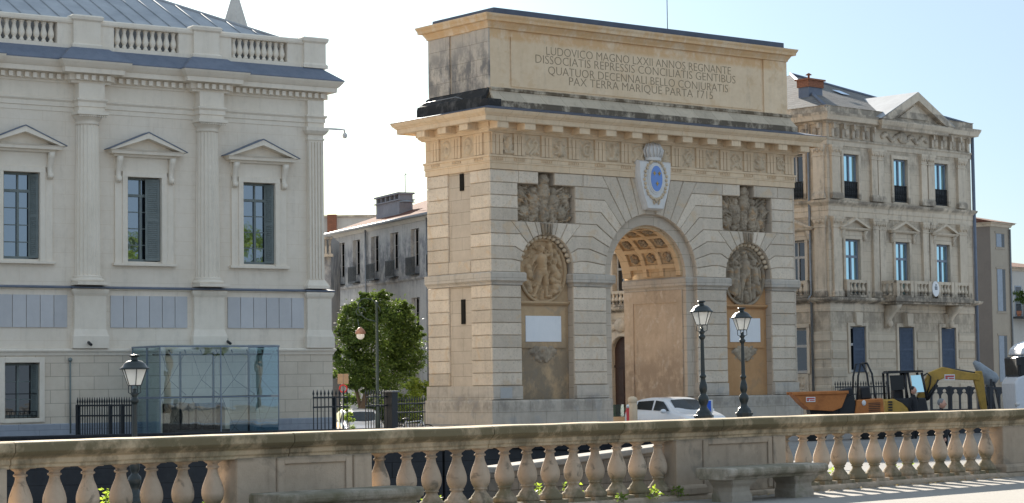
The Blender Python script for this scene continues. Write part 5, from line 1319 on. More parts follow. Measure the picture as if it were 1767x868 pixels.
m = MB(); m.tube([(-.8,0,-.2),(-.75,0,1.0),(-.5,.1,2.0),(-.2,0,3.2)], [.16,.14,.11,.05], 10); m.tube([(.5,.1,-.2),(.45,0,1.2),(.3,0,2.6)], [.13,.11,.05], 10); m.tube([(-.75,0,1.0),(-1.0,.3,2.0),(-1.2,.3,2.8)], [.09,.07,.03], 8); m.build('trunk', M['bark'], t)
p = foot(715,720,84,-.5); t = thing('hedge_bush', 'bright green clipped hedge beside the left flank of the arch', 'hedge', tuple(p), -YAW)
sc = 84/3690.
crown(rr, [((0,0,at(715,690,84).z+.5),(.62,.8,.85),.5),((.15,0,at(715,668,84).z+.5),(.55,.7,.35),.3),((-.4,0,at(715,700,84).z+.5),(.35,.5,.5),.2)], 4200, .06).build('foliage', M['hedge'], t)
m = MB(); m.tube([(0,0,-.1),(0,0,1.2)], .06, 6); m.build('stem', M['bark'], t)
p = foot(602,715,74,-.5); t = thing('small_shrub', 'small yellow green shrub behind the fence at the courthouse corner', 'shrub', tuple(p), -YAW)
crown(rr, [((0,0,.95),(.2,.25,.38),1)], 500, .05).build('foliage', M['hedge'], t); m = MB(); m.tube([(0,0,-.1),(0,0,.9)], .02, 5); m.build('stem', M['bark'], t)
# tall planes of the promenade behind the viewer: the window panes mirror them
for i, (x, y, h) in enumerate(((61,-18,13.5),(69,-21,15),(76,-17,14))):
    t = thing('plane_tree', 'plane tree on the promenade behind the viewer', 'tree', (x,y,0), 0, 'plane trees mirrored in the window panes')
    crown(rr, [((0,0,h*.62),(5,5,h*.30),.6),((2.5,0,h*.5),(3.5,4,h*.22),.2),((-2.5,0,h*.5),(3.5,4,h*.22),.2)], 2200, .42).build('crown', M['hedge'], t)
    m = MB(); m.tube([(0,0,-.2),(.1,0,h*.3),(0,.1,h*.6)], [.32,.25,.1], 10); m.build('trunk', M['bark'], t)
p = foot(668,720,92,-.6); t = thing('hedge_row', 'dark hedge row under the broadleaf tree, behind the parked hatchback', 'hedge', tuple(p), -YAW)  # hedge mass kept dark to stand in for the tree's lower shade too
crown(rr, [((x,0,1.0),(.55,.5,.9),.25) for x in (-1.5,-.6,.3,1.2)], 5000, .09).build('foliage', M['mag'], t)
m = MB()
for x in (-1.5,-.6,.3,1.2): m.tube([(x,0,-.1),(x,0,1.1)], .05, 6)
m.build('stem', M['bark'], t)
# ------------------------------------------------------------------ houses behind
M['render_grey'] = stone('stained grey house render', (.50,.48,.45), (.40,.385,.365), streak=.55, scol=(.12,.12,.13), rnd=0, bump=.2, bands=[(7.3,9.2,.6,.75,(.14,.145,.16),.50)])
M['render_tan'] = stone('tan house render', (.42,.36,.285), (.37,.315,.25), streak=.2, scol=(.2,.17,.14), rnd=0, bump=.12)
M['render_brown'] = stone('brown grey gable render', (.23,.195,.165), (.20,.17,.145), streak=.1, rnd=0, bump=.1)
M['render_pale'] = stone('pale house render', (.56,.535,.49), (.49,.465,.42), streak=.2, rnd=0, bump=.12)
M['tile'] = stone('red clay roof tiles', (.17,.065,.04), (.12,.05,.035), brick=(.22,.34,.75), mortar=.5, rnd=.1, bump=.25, rough=1.0, patch=(.20,.12,.085), pamt=.5)
M['pale_shutter'] = paint('pale grey shutter', (.42,.41,.39), .6, 0, .3)
M['blue_shutter'] = paint('pale blue grey shutter', (.30,.34,.39), .6, 0, .2)
M['chim'] = stone('grey rendered chimney', (.27,.27,.29), (.2,.2,.22), streak=.2)
hg = thing('terraced_house', 'grey stained terraced house with red tiled roof and tall windows, behind the tree', 'house', (65.64,90.45,0), radians(-104.25))
WC = [-13.46,-10.85,-7.82,-4.78,-1.72,1.3]
mb = MB(); holed(mb, rect(-15.1,3.2,-.6,10.45), [rect(x-.62,x+.62,7.85,9.86) for x in WC]+[rect(x-.60,x+.60,3.85,6.2) for x in WC]+[rect(x-.60,x+.60,.6,2.9) for x in WC], 0, .35); mb.build('front_wall', M['render_grey'], hg)
mb = MB(); mb.box(-15.1,3.2,.36,9,-.6,10.45); mb.box(-15.08,3.18,.30,.36,7.4,7.8); mb.build('house_body', M['render_grey'], hg)
m = MB(); m.mould([(-15.1,9),(-15.1,0),(3.2,0)], [(-.1,7.12),(.05,7.14),(.10,7.22),(.10,7.30),(-.1,7.34)]); m.build('string_course', M['render_grey'], hg)
m = MB(); m.mould([(-15.1,9),(-15.1,0),(3.2,0)], [(-.1,10.2),(.06,10.22),(.2,10.36),(.3,10.42),(.32,10.50),(-.1,10.52)]); m.build('eaves_cornice', M['render_pale'], hg)
m = MB(); m.add([(-15.45,-.36,10.5),(3.4,-.36,10.5),(3.4,4.6,12.3),(-11.5,4.6,12.3),(-15.45,9.4,10.5),(3.4,9.4,10.5)], [(0,1,2,3),(0,3,4),(3,2,5,4)]); rf = m.build('roof', M['tile'], hg)
m = MB(); m.tube([(-15.4,-.42,10.44),(3.4,-.42,10.44)], .09, 8); m.build('gutter', M['steel'], hg)
for x in (-9.0, .3):
    m = MB(); m.tube([(x,-.12,-.4),(x,-.12,10.3)], .06, 6); m.build('downpipe', M['steel'], hg)
for x in WC:
    for z0, z1, hw in ((7.85,9.86,.62),(3.85,6.2,.60)):
        window(hg, None, x-hw+.02, x+hw-.02, z0+.01, z1-.01, .26, M['frame_white'], M['glass_dark'], 2, 3, .05)
        shutter(hg, None, (x-hw+.03,.22), (x-.02,.06), z0+.02, z1-.02, M['pale_shutter'], slats=False)
        if z0 > 7:
            m = MB(); m.box(x-hw-.06,x+hw+.06,-.30,-.27,z0+.45,z0+.49); m.box(x-hw-.06,x+hw+.06,-.30,-.27,z0-.40,z0-.36)
            for k in range(15): xx = x-hw-.05+(2*hw+.1)*k/14; m.box(xx-.014,xx+.014,-.295,-.275,z0-.38,z0+.47)
            m.box(x-hw,x+hw,-.30,0,z0-.45,z0-.40)
            m.build('window_grille', M['iron'], hg)
m = MB(); m.box(-10.8,-7.1,1.2,2.0,10.9,11.85); m.box(-10.9,-7.0,1.1,2.1,11.85,11.92); m.box(-10.9,-7.0,1.1,2.1,12.2,12.3)
for k in range(6): m.box(-10.8+k*.71,-10.62+k*.71,1.2,2.0,11.92,12.2)
m.build('chimney', M['chim'], rf)
m = MB(); m.box(-.9,-.3,3.0,3.6,11.5,12.7); m.build('chimney', M['brickred'], rf)
m = MB(); m.tube([(-7.2,1.6,12),(-7.2,1.6,13.4)], .03, 5); m.tube([(-7.6,1.6,13.3),(-6.8,1.6,13.3)], .02, 5); m.lathe([(.5,0),(.42,.07),(.2,.12),(.01,.14)], (-6.7,1.5,11.7), 16, sx=.35); m.build('antenna', M['steel'], rf)
p = foot(600,600,134,-.5)
t = thing('rear_house', 'pale house end with brick chimney beyond the terraced house', 'house', tuple(p), -YAW)
zt = at(600,374,134).z+.5
m = MB(); m.box(-2.2,1.7,0,8,0,zt); m.build('wall', M['render_pale'], t)
m = MB(); m.box(-2.3,2.0,-.12,8,zt,zt+.14); m.build('coping', M['bank_c'], t)
m = MB(); m.box(-1.2,-.62,-.25,.4,zt-1.0,zt+.18); m.build('chimney', M['brickred'], t)
p = foot(566,600,112,-.5); t = thing('corner_house', 'narrow house end with stone balcony beside the courthouse edge', 'house', tuple(p), -YAW)
zt = at(566,405,112).z+.5
m = MB(); m.box(-1.2,.18,0,6,0,zt); m.build('wall', M['render_grey'], t)
m = MB(); m.box(-1.3,.32,-.35,.0,zt-1.15,zt-1.0); m.box(-1.3,.30,-.35,-.2,zt-.25,zt-.1); 
for k in range(7): m.box(-1.2+k*.22,-1.1+k*.22,-.33,-.22,zt-1.0,zt-.25)
m.build('balcony', M['bank_c'], t)
p = foot(409,600,190,-.5); t = thing('church_spire', 'pale stone church spire rising behind the courthouse roof', 'spire', tuple(p), .3)
sc = 190/3690.; z1 = at(409,46,190).z+.5; z0 = at(409,0,190).z+.5
m = MB(); r1, r0 = 23.5*sc, 10*sc; rate = (r1-r0)/(z0-z1); m.lathe([(r1+.2*r1,0),(r1+.2*r1,z1-3),(r1+.1,z1-.6),(r1,z1),(r0,z0),(.15,z0+(r0-.15)/rate)], (0,0,0), 8, False); m.build('spire_body', M['render_pale'], t)
m = MB(); m.ball((0,0,z0+(r0-.15)/rate+.3), .4,.4,.5); m.build('finial', M['steel'], t)
# houses at the right edge
def house(px, d, ang, wd, dep, py, lab, wall, side, name='town_house'):
    p = foot(px, 600, d, -.5); t = thing(name, lab, 'house', tuple(p), ang); zt = at(px, py, d).z+.5
    m = MB(); m.box(.02,wd,0.0,dep,0,zt); m.build('front_wall', wall, t)
    m = MB(); m.box(-.02,.02,.03,dep,0,zt-.01); m.build('gable_wall', side, t)
    m = MB(); m.mould([(-.0,dep),(0,0),(wd,0),(wd,dep)], [(-.1,zt-.22),(.08,zt-.2),(.14,zt-.05),(.28,zt),(.3,zt+.07),(-.1,zt+.08)]); m.build('eaves', M['bank_c'], t)
    m = MB(); m.add([(-.4,-.4,zt+.08),(wd+.4,-.4,zt+.08),(wd+.4,dep,zt+.08),(-.4,dep,zt+.08),(.5*wd-.6*wd,dep*.5,zt+dep*.13)], [(0,1,4),(0,4,3),(1,2,3,4)]); m.build('roof', M['tile'], t)
    return t, zt
t, zt = house(1714, 140, radians(10.7), 2.62, 9, 384, 'narrow tan house with brown gable next to the ornate mansion', M['render_tan'], M['render_brown'])
sc = 140/3690.
for y0, y1 in ((400,425),(462,537),(578,660)):
    za, zb = at(1728,y1,140).z+.5, at(1728,y0,140).z+.5
    m = MB(); m.box(.62,1.98,-.04,.0,za-.1,za); m.box(.68,1.92,-.012,.0,za,zb); m.box(.6,2.0,-.05,.0,zb,zb+.1); f = m.build('window', M['render_tan'], t)
    m = MB(); m.box(.74,1.40,-.05,-.014,za+.04,zb-.04); m.build('shutter', M['blue_shutter'], f); m = MB(); m.box(1.42,1.86,-.022,-.014,za+.04,zb-.04); m.build('pane', M['glass_dark'], f)
m = MB(); m.tube([(2.5,-.1,0),(2.5,-.1,zt-.3)], .07, 6); m.build('downpipe', M['steel'], t)
t, zt = house(1747, 165, radians(10.7), 12, 9, 462, 'pale house with tiled roof at the right edge of the photo, plant on its balcony', M['render_pale'], M['render_pale'])
for x in (.6, 3.6):
    za, zb = at(1757,545,165).z+.5, at(1757,492,165).z+.5
    m = MB(); m.box(x,x+1.1,-.03,.0,za,zb); f = m.build('window', M['blue_shutter'], t); m = MB(); m.box(x+.12,x+.98,-.04,-.03,za+.1,zb-.1); m.build('pane', M['glass_dark'], f)
    zc = za-2.2; m = MB(); m.box(x,x+1.1,-.03,.0,zc-2.2,zc); m.build('window', M['blue_shutter'], t)
za = at(1757,545,165).z+.5
m = MB(); m.box(.2,6,-.9,0,za-.2,za-.05)
for k in range(40): m.box(.2+k*.14,.23+k*.14,-.88,-.85,za-.05,za+.95)
m.box(.2,6,-.9,-.84,za+.93,za+.98); m.build('balcony', M['iron'], t)
rr = random.Random(9)
p = foot(1755,600,164,0); z = at(1755,512,164).z
t2 = thing('balcony_plant', 'dark bushy plant standing on the balcony at the right edge', 'plant', (p.x,p.y,za-.55), 0)
crown(rr, [((0,-.3,1.5),(.6,.3,.8),1)], 700, .10).build('foliage', M['mag'], t2); m = MB(); m.lathe([(.16,0),(.22,.4)], (0,-.3,0), 10); m.build('pot', M['brickred'], t2)
# ------------------------------------------------------------------ vehicles
def carpaint(name, c): return paint(name, c, .32, .0, .04, .5, None, 3, .0, .8)
M['white_car'] = carpaint('white car paint', (.74,.75,.77))
M['tyre'] = paint('tyre rubber', (.02,.02,.02), .9, 0, .1)
M['rim'] = paint('alloy rim', (.35,.35,.36), .35, .8, .1)
M['car_glass'] = paint('car glass', (.012,.016,.019), .12, 0, .02, .3, None, 3, .0)
M['red_lens'] = paint('red lamp lens', (.45,.03,.03), .25, 0, .1)
M['clear_lens'] = paint('clear lamp lens', (.6,.6,.6), .15, .3, .1)
M['orange'] = paint('orange machine paint', (.50,.175,.042), .55, 0, .7, .4, (.30,.10,.03), 4)
M['yellow'] = paint('yellow machine paint', (.50,.30,.055), .5, 0, .6, .4, (.25,.17,.05), 4)
M['black_m'] = paint('black machine parts', (.016,.018,.022), .5, 0, .3, .4, (.05,.045,.04))
M['white_m'] = paint('white machine paint', (.66,.68,.72), .4, 0, .15)
M['grey_m'] = paint('galvanised grey', (.27,.30,.33), .55, .2, .4)
M['barrier'] = paint('dark grey barrier plastic', (.055,.06,.07), .55, 0, .25)
M['skin'] = paint('skin', (.55,.30,.22), .5, 0, .1); M['hair_black'] = paint('black hair', (.012,.010,.009), .6, 0, .1); M['hair_grey'] = paint('grey hair', (.20,.20,.20), .7, 0, .1)
M['coat'] = paint('dark coat cloth', (.014,.015,.018), .9, 0, .1); M['trousers'] = paint('dark trousers', (.03,.035,.05), .9, 0, .1)
M['sign_red'] = paint('sign red', (.55,.04,.04), .5, 0, .1); M['sign_white'] = paint('sign white', (.75,.75,.74), .5, 0, .1); M['sign_blue'] = paint('sign blue', (.03,.12,.60), .5, 0, .1); M['sign_tan'] = paint('sign back tan', (.40,.27,.17), .6, 0, .2)
def car(name, lab, p, heading, secs, wins, shield, rear=None, wheels=(-1.3,1.32)):
    t = thing(name, lab, 'car', tuple(p), heading)
    m = MB(); R_ = []
    for x, w_, zb, zl, wr, zr in secs:
        half = [(w_*.86,zb),(w_*.97,zb+.08),(w_,zb+(zl-zb)*.55),(w_*.985,zl),(wr+(w_-wr)*.15,zr-.10*(zr-zl)),(wr,zr-.02),(wr*.7,zr+.005)]
        R_.append([(x,y,z) for y, z in half]+[(x,-y,z) for y, z in half[::-1]])
    m.loft(R_, True); body = m.build('body', M['white_car'], t, sub=2)
    ref = [s_ for s_ in secs if abs(s_[0]) < .6][0]; w_, zl, wr, zr = ref[1], ref[3], ref[4], ref[5]
    yz = lambda z: w_*.985+(wr+(w_-wr)*.15-w_*.985)*(z-zl)/(zr-.1*(zr-zl)-zl)
    for poly in wins:
        for s_ in (-1,1):
            m = MB(); m.add([(x, s_*(yz(z)+.012), z) for x, z in poly], [tuple(range(len(poly)))]); m.build('side_window', M['car_glass'], t)
    for (xa, za, ha, xb, zb_, hb) in (shield, rear) if rear else (shield,):
        m = MB(); m.loft([[(xa,-ha,za),(xb,-hb,zb_)],[(xa+.03*(1 if xb>xa else -1),0,za+.02),(xb+.08*(1 if xb>xa else -1),0,zb_+.02)],[(xa,ha,za),(xb,hb,zb_)]], True, False); m.build('windscreen' if xa > 0 else 'rear_window', M['car_glass'], t)
    xf = secs[-1][0]; xr = secs[0][0]
    for s_ in (-1,1):
        m = MB(); m.ball((xf-.22,s_*.62,.70), .20,.16,.08); m.build('headlight', M['clear_lens'], t)
        m = MB(); m.ball((xr+.14,s_*.68,.92), .10,.12,.16); m.build('tail_light', M['red_lens'], t)
        m = MB(); m.ball((.72,s_*1.03,1.02), .07,.12,.08); m.box(.70,.76,min(s_*.88,s_*.96),max(s_*.88,s_*.96),.97,1.0); m.build('mirror', M['white_car'], t)
        for x in wheels:
            mm = Matrix.Translation((x,s_*.80,.32)) @ Matrix.Rotation(pi/2,4,'X')
            m = MB(mm); m.lathe([(.20,-.10),(.30,-.11),(.33,-.06),(.33,.06),(.30,.11),(.20,.10)], (0,0,0), 24); wh = m.build('wheel', M['tyre'], t)
            m = MB(mm); m.lathe([(.205,-.09),(.19,-.105),(.05,-.09),(.05,.09),(.19,.105),(.205,.09)], (0,0,0), 16); m.build('rim', M['rim'], wh)
    for z_ in (.42,):
        m = MB(); m.box(xr+.3,xf-.35,-.93,.93,.26,z_); m.build('sill', M['black_m'], t, bevel=.03)
    m = MB(); m.box(xf-.10,xf+.012,-.55,.55,.38,.54); m.build('grille', M['black_m'], t)
    return t
SUV = [(-2.12,.62,.50,.88,.55,.93),(-2.05,.82,.36,.96,.60,1.04),(-1.80,.90,.30,1.00,.62,1.28),(-1.35,.92,.28,.98,.65,1.44),(-.6,.92,.28,.96,.66,1.51),(.1,.92,.28,.95,.65,1.50),(.42,.92,.28,.95,.64,1.43),(1.08,.91,.28,.97,.74,1.04),(1.55,.90,.28,.90,.76,.95),(1.95,.84,.30,.78,.66,.82),(2.12,.70,.38,.64,.5,.66)]
hd = lambda deg: atan2(-cos(radians(deg))*sin(YAW)-sin(radians(deg))*cos(YAW), cos(radians(deg))*cos(YAW)-sin(radians(deg))*sin(YAW))
SUVW = [[(-1.62,1.10),(-1.30,1.08),(-1.30,1.33),(-1.48,1.28)],[(-1.22,1.08),(-.22,1.05),(-.26,1.39),(-1.20,1.35)],[(-.12,1.05),(.86,1.03),(.34,1.35),(-.14,1.39)]]
pc = foot(1166,720,75.0,-.44)
car('white_suv', 'white crossover car parked before the arch opening, next to the lamp', pc, hd(59), SUV, SUVW, (.47,1.41,.55,1.06,1.05,.72), (-1.93,1.22,.52,-2.06,1.06,.60))
HB = [(-1.9,.62,.45,.85,.5,.9),(-1.8,.82,.34,.92,.6,1.15),(-1.2,.86,.28,.92,.62,1.42),(-.4,.87,.28,.90,.63,1.46),(.2,.87,.28,.90,.62,1.42),(.45,.87,.28,.90,.62,1.34),(1.05,.86,.28,.90,.70,.95),(1.6,.83,.30,.80,.66,.85),(1.9,.68,.36,.62,.5,.65)]
pl = foot(619,720,84,-.76)
car('white_hatchback', 'white hatchback half hidden behind the iron fence near the tree', pl, hd(78), HB, [[(-1.3,.98),(-.4,.96),(-.42,1.32),(-1.2,1.28)],[(-.3,.96),(.8,.95),(.3,1.30),(-.32,1.32)]], (.48,1.33,.54,1.04,.97,.68), None, (-1.15,1.2))

# things drawn from side profiles: px -> metres at distance d, depth in y
class PX:
    def __init__(s, px0, d, z0=-.5): s.px0, s.d, s.p = px0, d, foot(px0, 720, d, z0); s.z0 = z0
    def __call__(s, *q):
        return [((x-s.px0)*s.d/FPX, at(x,y,s.d).z-s.z0) for x, y in q]
    def thing(s, name, lab, cat, group=None, rz=0): s.t = thing(name, lab, cat, tuple(s.p), -YAW+rz, group); return s.t
def plate(parent, x, z, w_, h, y, name='decal'):
    m = MB(); m.box(x-w_/2,x+w_/2,y-.012,y,z-h/2,z+h/2); o = m.build(name, M['sign_white'], parent)
    m = MB(); m.box(x-w_*.42,x+w_*.42,y-.02,y-.013,z+h*.06,z+h*.3); m.box(x-w_*.42,x-w_*.2,y-.02,y-.013,z-h*.3,z); m.box(x-w_*.1,x+w_*.42,y-.02,y-.013,z-h*.28,z-h*.12); m.build('decal_band', M['sign_red'], o)
# orange site dumper
q = PX(1440, 70); t = q.thing('site_dumper', 'orange site dumper with raised skip parked beside the arch plinth', 'dumper')
m = MB(); o_ = q((1365,679),(1458,676),(1447,703),(1432,709),(1392,707),(1379,695)); 
m.pxz(o_, -.75, -.70); m.pxz(o_, .70, .75)
for i in range(1, 6):
    a, b = o_[i], o_[(i+1) % 6]
    m.add([(a[0],-.70,a[1]),(b[0],-.70,b[1]),(b[0],.70,b[1]),(a[0],.70,a[1])], [(0,1,2,3)])
for (y0, y1) in ((-.80,-.68),(.68,.80)): m.pxz(q((1363,677),(1459,674),(1459,679),(1364,682)), y0, y1)
m.build('skip', M['orange'], t, bevel=.01)
m = MB(); m.pxz(q((1382,684),(1450,682),(1446,686),(1386,688)), -.69, .69); m.build('load', M['sign_tan'], t)
a = q((1394,689))[0]; plate(t, a[0], a[1], .30, .16, -.755)
m = MB(); m.pxz(q((1474,690),(1519,687),(1521,716),(1470,716)), -.6, .6); hood = m.build('engine_hood', M['orange'], t, bevel=.03)
m = MB()
for k in range(6): m.pxz(q((1494,695+k*3.0),(1514,694.4+k*3.0),(1514,695.6+k*3.0),(1494,696.2+k*3.0)), -.615, -.60)
m.build('vent', M['black_m'], hood); m = MB(); c = q((1486,695))[0]; m.ball((c[0],-.62,c[1]), .07,.03,.09); m.build('work_light', M['sign_white'], hood)
m = MB(); m.pxz(q((1395,707),(1472,700),(1472,724),(1395,724)), -.45, .45); m.pxz(q((1445,690),(1470,682),(1476,716),(1445,716)), -.5, .5); m.build('chassis', M['black_m'], t)
m = MB(); L = q((1476,690),(1478,650),(1483,628),(1494,627),(1502,645),(1506,680),(1508,690)); 
for y in (-.5,.5): m.tube([(x,y,z) for x, z in L], .035, 6)
m.tube([(L[3][0],-.5,L[3][1]),(L[3][0],.5,L[3][1])], .035, 6); m.build('roll_bar', M['black_m'], t)
m = MB(); m.pxz(q((1450,672),(1470,668),(1474,690),(1452,692)), -.3, .3); m.pxz(q((1484,668),(1500,666),(1502,688),(1484,690)), -.25, .25); m.build('seat', M['black_m'], t, bevel=.04)
for x in (1400, 1500):
    for y in (-.62,.62):
        c = q((x,722))[0]; mm = Matrix.Translation((c[0],y,.42)) @ Matrix.Rotation(pi/2,4,'X'); m = MB(mm); m.lathe([(.2,-.16),(.38,-.17),(.42,-.1),(.42,.1),(.38,.17),(.2,.16)], (0,0,0), 20); m.build('wheel', M['tyre'], t)
# yellow excavator
q = PX(1570, 74); t = q.thing('mini_excavator', 'yellow mini excavator with black cab and bent boom behind the balustrade', 'excavator')
m = MB(); m.pxz(q((1523,689),(1537,688),(1552,694),(1562,706),(1563,722),(1520,722)), -.72, .72); m.build('counterweight', M['yellow'], t, bevel=.05)
m = MB()
for k in range(4): m.pxz(q((1527,692+k*4.6),(1534,692+k*4.6),(1534,694.6+k*4.6),(1527,694.6+k*4.6)), -.74, -.72)
m.build('vent', M['black_m'], t)
m = MB(); m.pxz(q((1537,688),(1592,686),(1598,722),(1563,722),(1560,704)), -.70, .70); m.pxz(q((1490,716),(1610,716),(1610,730),(1490,730)), -.6, .6); m.build('undercarriage', M['black_m'], t, bevel=.04)
for y in (-.62,.62):
    m = MB(); m.pxz([(x,z) for x, z in ((-1.5,.12),(-1.35,.0),(1.0,.0),(1.15,.12),(1.15,.42),(1.0,.55),(-1.35,.55),(-1.5,.42))], y-.18, y+.18); m.build('crawler_track', M['tyre'], t, bevel=.04)
m = MB()
for y in (-.55,.30):
    for a, b in (((1530,690),(1528,643)),((1560,690),(1559,643)),((1595,688),(1587,643)),((1570,688),(1563,643))):
        A, B = q(a,b); m.tube([(A[0],y,A[1]),(B[0],y,B[1])], .045, 6)
m.pxz(q((1526,645),(1590,642),(1588,639),(1530,640)), -.62, .36); m.build('cab_frame', M['black_m'], t)
for i, pl_ in enumerate((((1532,648),(1556,647),(1557,672),(1534,674)),((1568,648),(1585,647),(1592,676),(1572,677)))):
    m = MB(); m.pxz(q(*pl_), -.555, -.545); m.build('cab_window', M['car_glass'] if i == 0 else M['glass_blue'], t)
m = MB(); m.pxz(q((1540,665),(1556,663),(1558,690),(1538,690)), -.3, .1); m.build('seat', M['black_m'], t, bevel=.04)
def arm(m, pts, w_, y0, y1):
    P = [V2(p) for p in q(*pts)]; up = []; dn = []
    for i, p in enumerate(P):
        d = (P[min(i+1,len(P)-1)]-P[max(i-1,0)]).normalized(); n_ = Vector((-d.y,d.x)); k = w_[i]/2; up.append(tuple(p+n_*k)); dn.append(tuple(p-n_*k))
    m.pxz(up+dn[::-1], y0, y1)
m = MB(); arm(m, [(1584,700),(1598,672),(1612,650),(1628,643),(1660,648),(1692,651)], [.30,.34,.42,.40,.30,.22], -.14, .14); bm_ = m.build('boom', M['yellow'], t, bevel=.02)
m = MB(); arm(m, [(1690,640),(1690,655),(1694,680),(1699,712)], [.22,.34,.26,.18], -.11, .11); m.build('dipper_arm', M['yellow'], t, bevel=.02)
m = MB(); A, B, C_, D_ = q((1632,636),(1684,645),(1596,690),(1616,664)); m.tube([(A[0],0,A[1]),(B[0],0,B[1])], .07, 8); m.tube([(C_[0],-.2,C_[1]),(D_[0],-.2,D_[1])], .07, 8)
A, B = q((1697,662),(1704,700)); m.tube([(A[0],.0,A[1]),(B[0],.0,B[1])], .055, 8); m.build('hydraulic_ram', M['black_m'], t)
m = MB(); L = q((1590,650),(1600,644),(1606,650),(1604,664),(1598,680)); m.tube([(x,-.2,z) for x, z in L], .025, 5); L = q((1600,690),(1612,668),(1618,655)); m.tube([(x,-.25,z) for x, z in L], .03, 5); m.build('hose', M['black_m'], t)
m = MB(); m.pxz(q((1690,710),(1706,708),(1708,725),(1692,730)), -.25, .25); m.build('bucket', M['black_m'], t)
a = q((1639,651))[0]; plate(t, a[0], a[1], .36, .20, -.145)
# grey mixer drum
q = PX(1706, 80); t = q.thing('mixer_drum', 'grey cone shaped mixer drum tilted above the dark barriers', 'cement mixer')
P_ = q((1683,624),(1690,631),(1700,642),(1712,654),(1719,660)); W_ = [.07,.16,.23,.30,.24]
m = MB(); m.tube([(x,0,z) for x, z in P_], W_, 16); m.build('drum', M['grey_m'], t)
m = MB(); 
for s_ in (-1,1): m.tube([(.1,s_*.4,0),(.05,s_*.36,P_[3][1])], .04, 6); m.tube([(.5,s_*.4,0),(.15,s_*.36,P_[3][1]-.1)], .04, 6)
m.build('stand', M['black_m'], t)
# barriers
for k in range(4):
    x0 = 1607+k*34.0; q = PX(x0, 77); t = q.thing('plastic_barrier', ['dark slotted barrier nearest the excavator boom','dark slotted barrier under the excavator boom','dark slotted barrier left of the mixer drum base','dark slotted barrier next to the white machine'][k], 'barrier', 'dark slotted barriers behind the excavator', .06)
    w_ = 33*77/FPX; sc = 77/FPX; zt = at(x0,668,77).z+.5; zz = lambda y: at(x0,y,77).z+.5
    m = MB(); hs_ = []
    for j in range(2):
        c = w_*(.27+.46*j); hs_.append(rect(c-.13,c+.13,zz(706),zz(684))[:2]+arc(c,zz(684),.13,0,180,8)); hs_.append(arc(c,zz(675),.075,0,350,10))
    holed(m, rect(.0,w_,0,zt), hs_, -.05, .05); m.build('panel', M['barrier'], t)
    m = MB(); m.box(-.02,.05,-.08,.08,0,zt+.03); m.box(w_-.05,w_+.02,-.08,.08,0,zt+.03); m.build('upright', M['barrier'], t, bevel=.01)
    m = MB(); m.box(.1,.4,-.3,.3,0,.12); m.build('foot', M['barrier'], t, bevel=.02)
a, b = foot(1442,700,87,0), foot(1530,700,88.5,0)
fence(a, b, -.6, at(1480,657,87).z, 'spiked iron railing before the mansion, behind the dumper', (), 20)
# white machine at the right edge
q = PX(1790, 72); t = q.thing('white_truck', 'white works truck cab cut by the right edge of the photo', 'truck')
m = MB(); m.pxz(q((1744,712),(1742,690),(1741,662),(1746,652),(1756,648),(1850,648),(1850,712)), -1.0, 1.0); m.build('cab_lower', M['white_m'], t, bevel=.06, seg=2)
m = MB(); m.pxz(q((1748,650),(1746,616),(1850,614),(1850,650)), -.95, .95); m.build('cab_upper', M['black_m'], t, bevel=.05)
m = MB(); m.pxz(q((1752,646),(1751,622),(1775,620),(1775,645)), -.965, -.955); m.build('cab_window', M['car_glass'], t)
m = MB(); m.pxz(q((1753,613),(1756,602),(1764,594),(1780,588),(1850,588),(1850,613)), -.95, .95); m.build('roof_fairing', M['white_m'], t, bevel=.06, seg=2)
m = MB(); m.pxz(q((1757,676),(1760,671),(1764,676),(1763,681),(1758,681)), -1.02, -1.0); m.build('emblem', M['black_m'], t)
m = MB(); m.pxz(q((1743,618),(1752,616),(1752,630),(1743,631)), -1.1, -.98); m.build('mirror', M['black_m'], t)
m = MB(); m.ball((q((1746,697))[0][0],-.9,q((1746,697))[0][1]), .1,.12,.12); m.build('headlight', M['clear_lens'], t)
for y in (-.85,.85):
    for x in (1772, 1835):
        c = q((x,720))[0]; mm = Matrix.Translation((c[0],y,.45)) @ Matrix.Rotation(pi/2,4,'X'); m = MB(mm); m.lathe([(.25,-.14),(.42,-.15),(.45,-.08),(.45,.08),(.42,.15),(.25,.14)], (0,0,0), 20); m.build('wheel', M['tyre'], t)

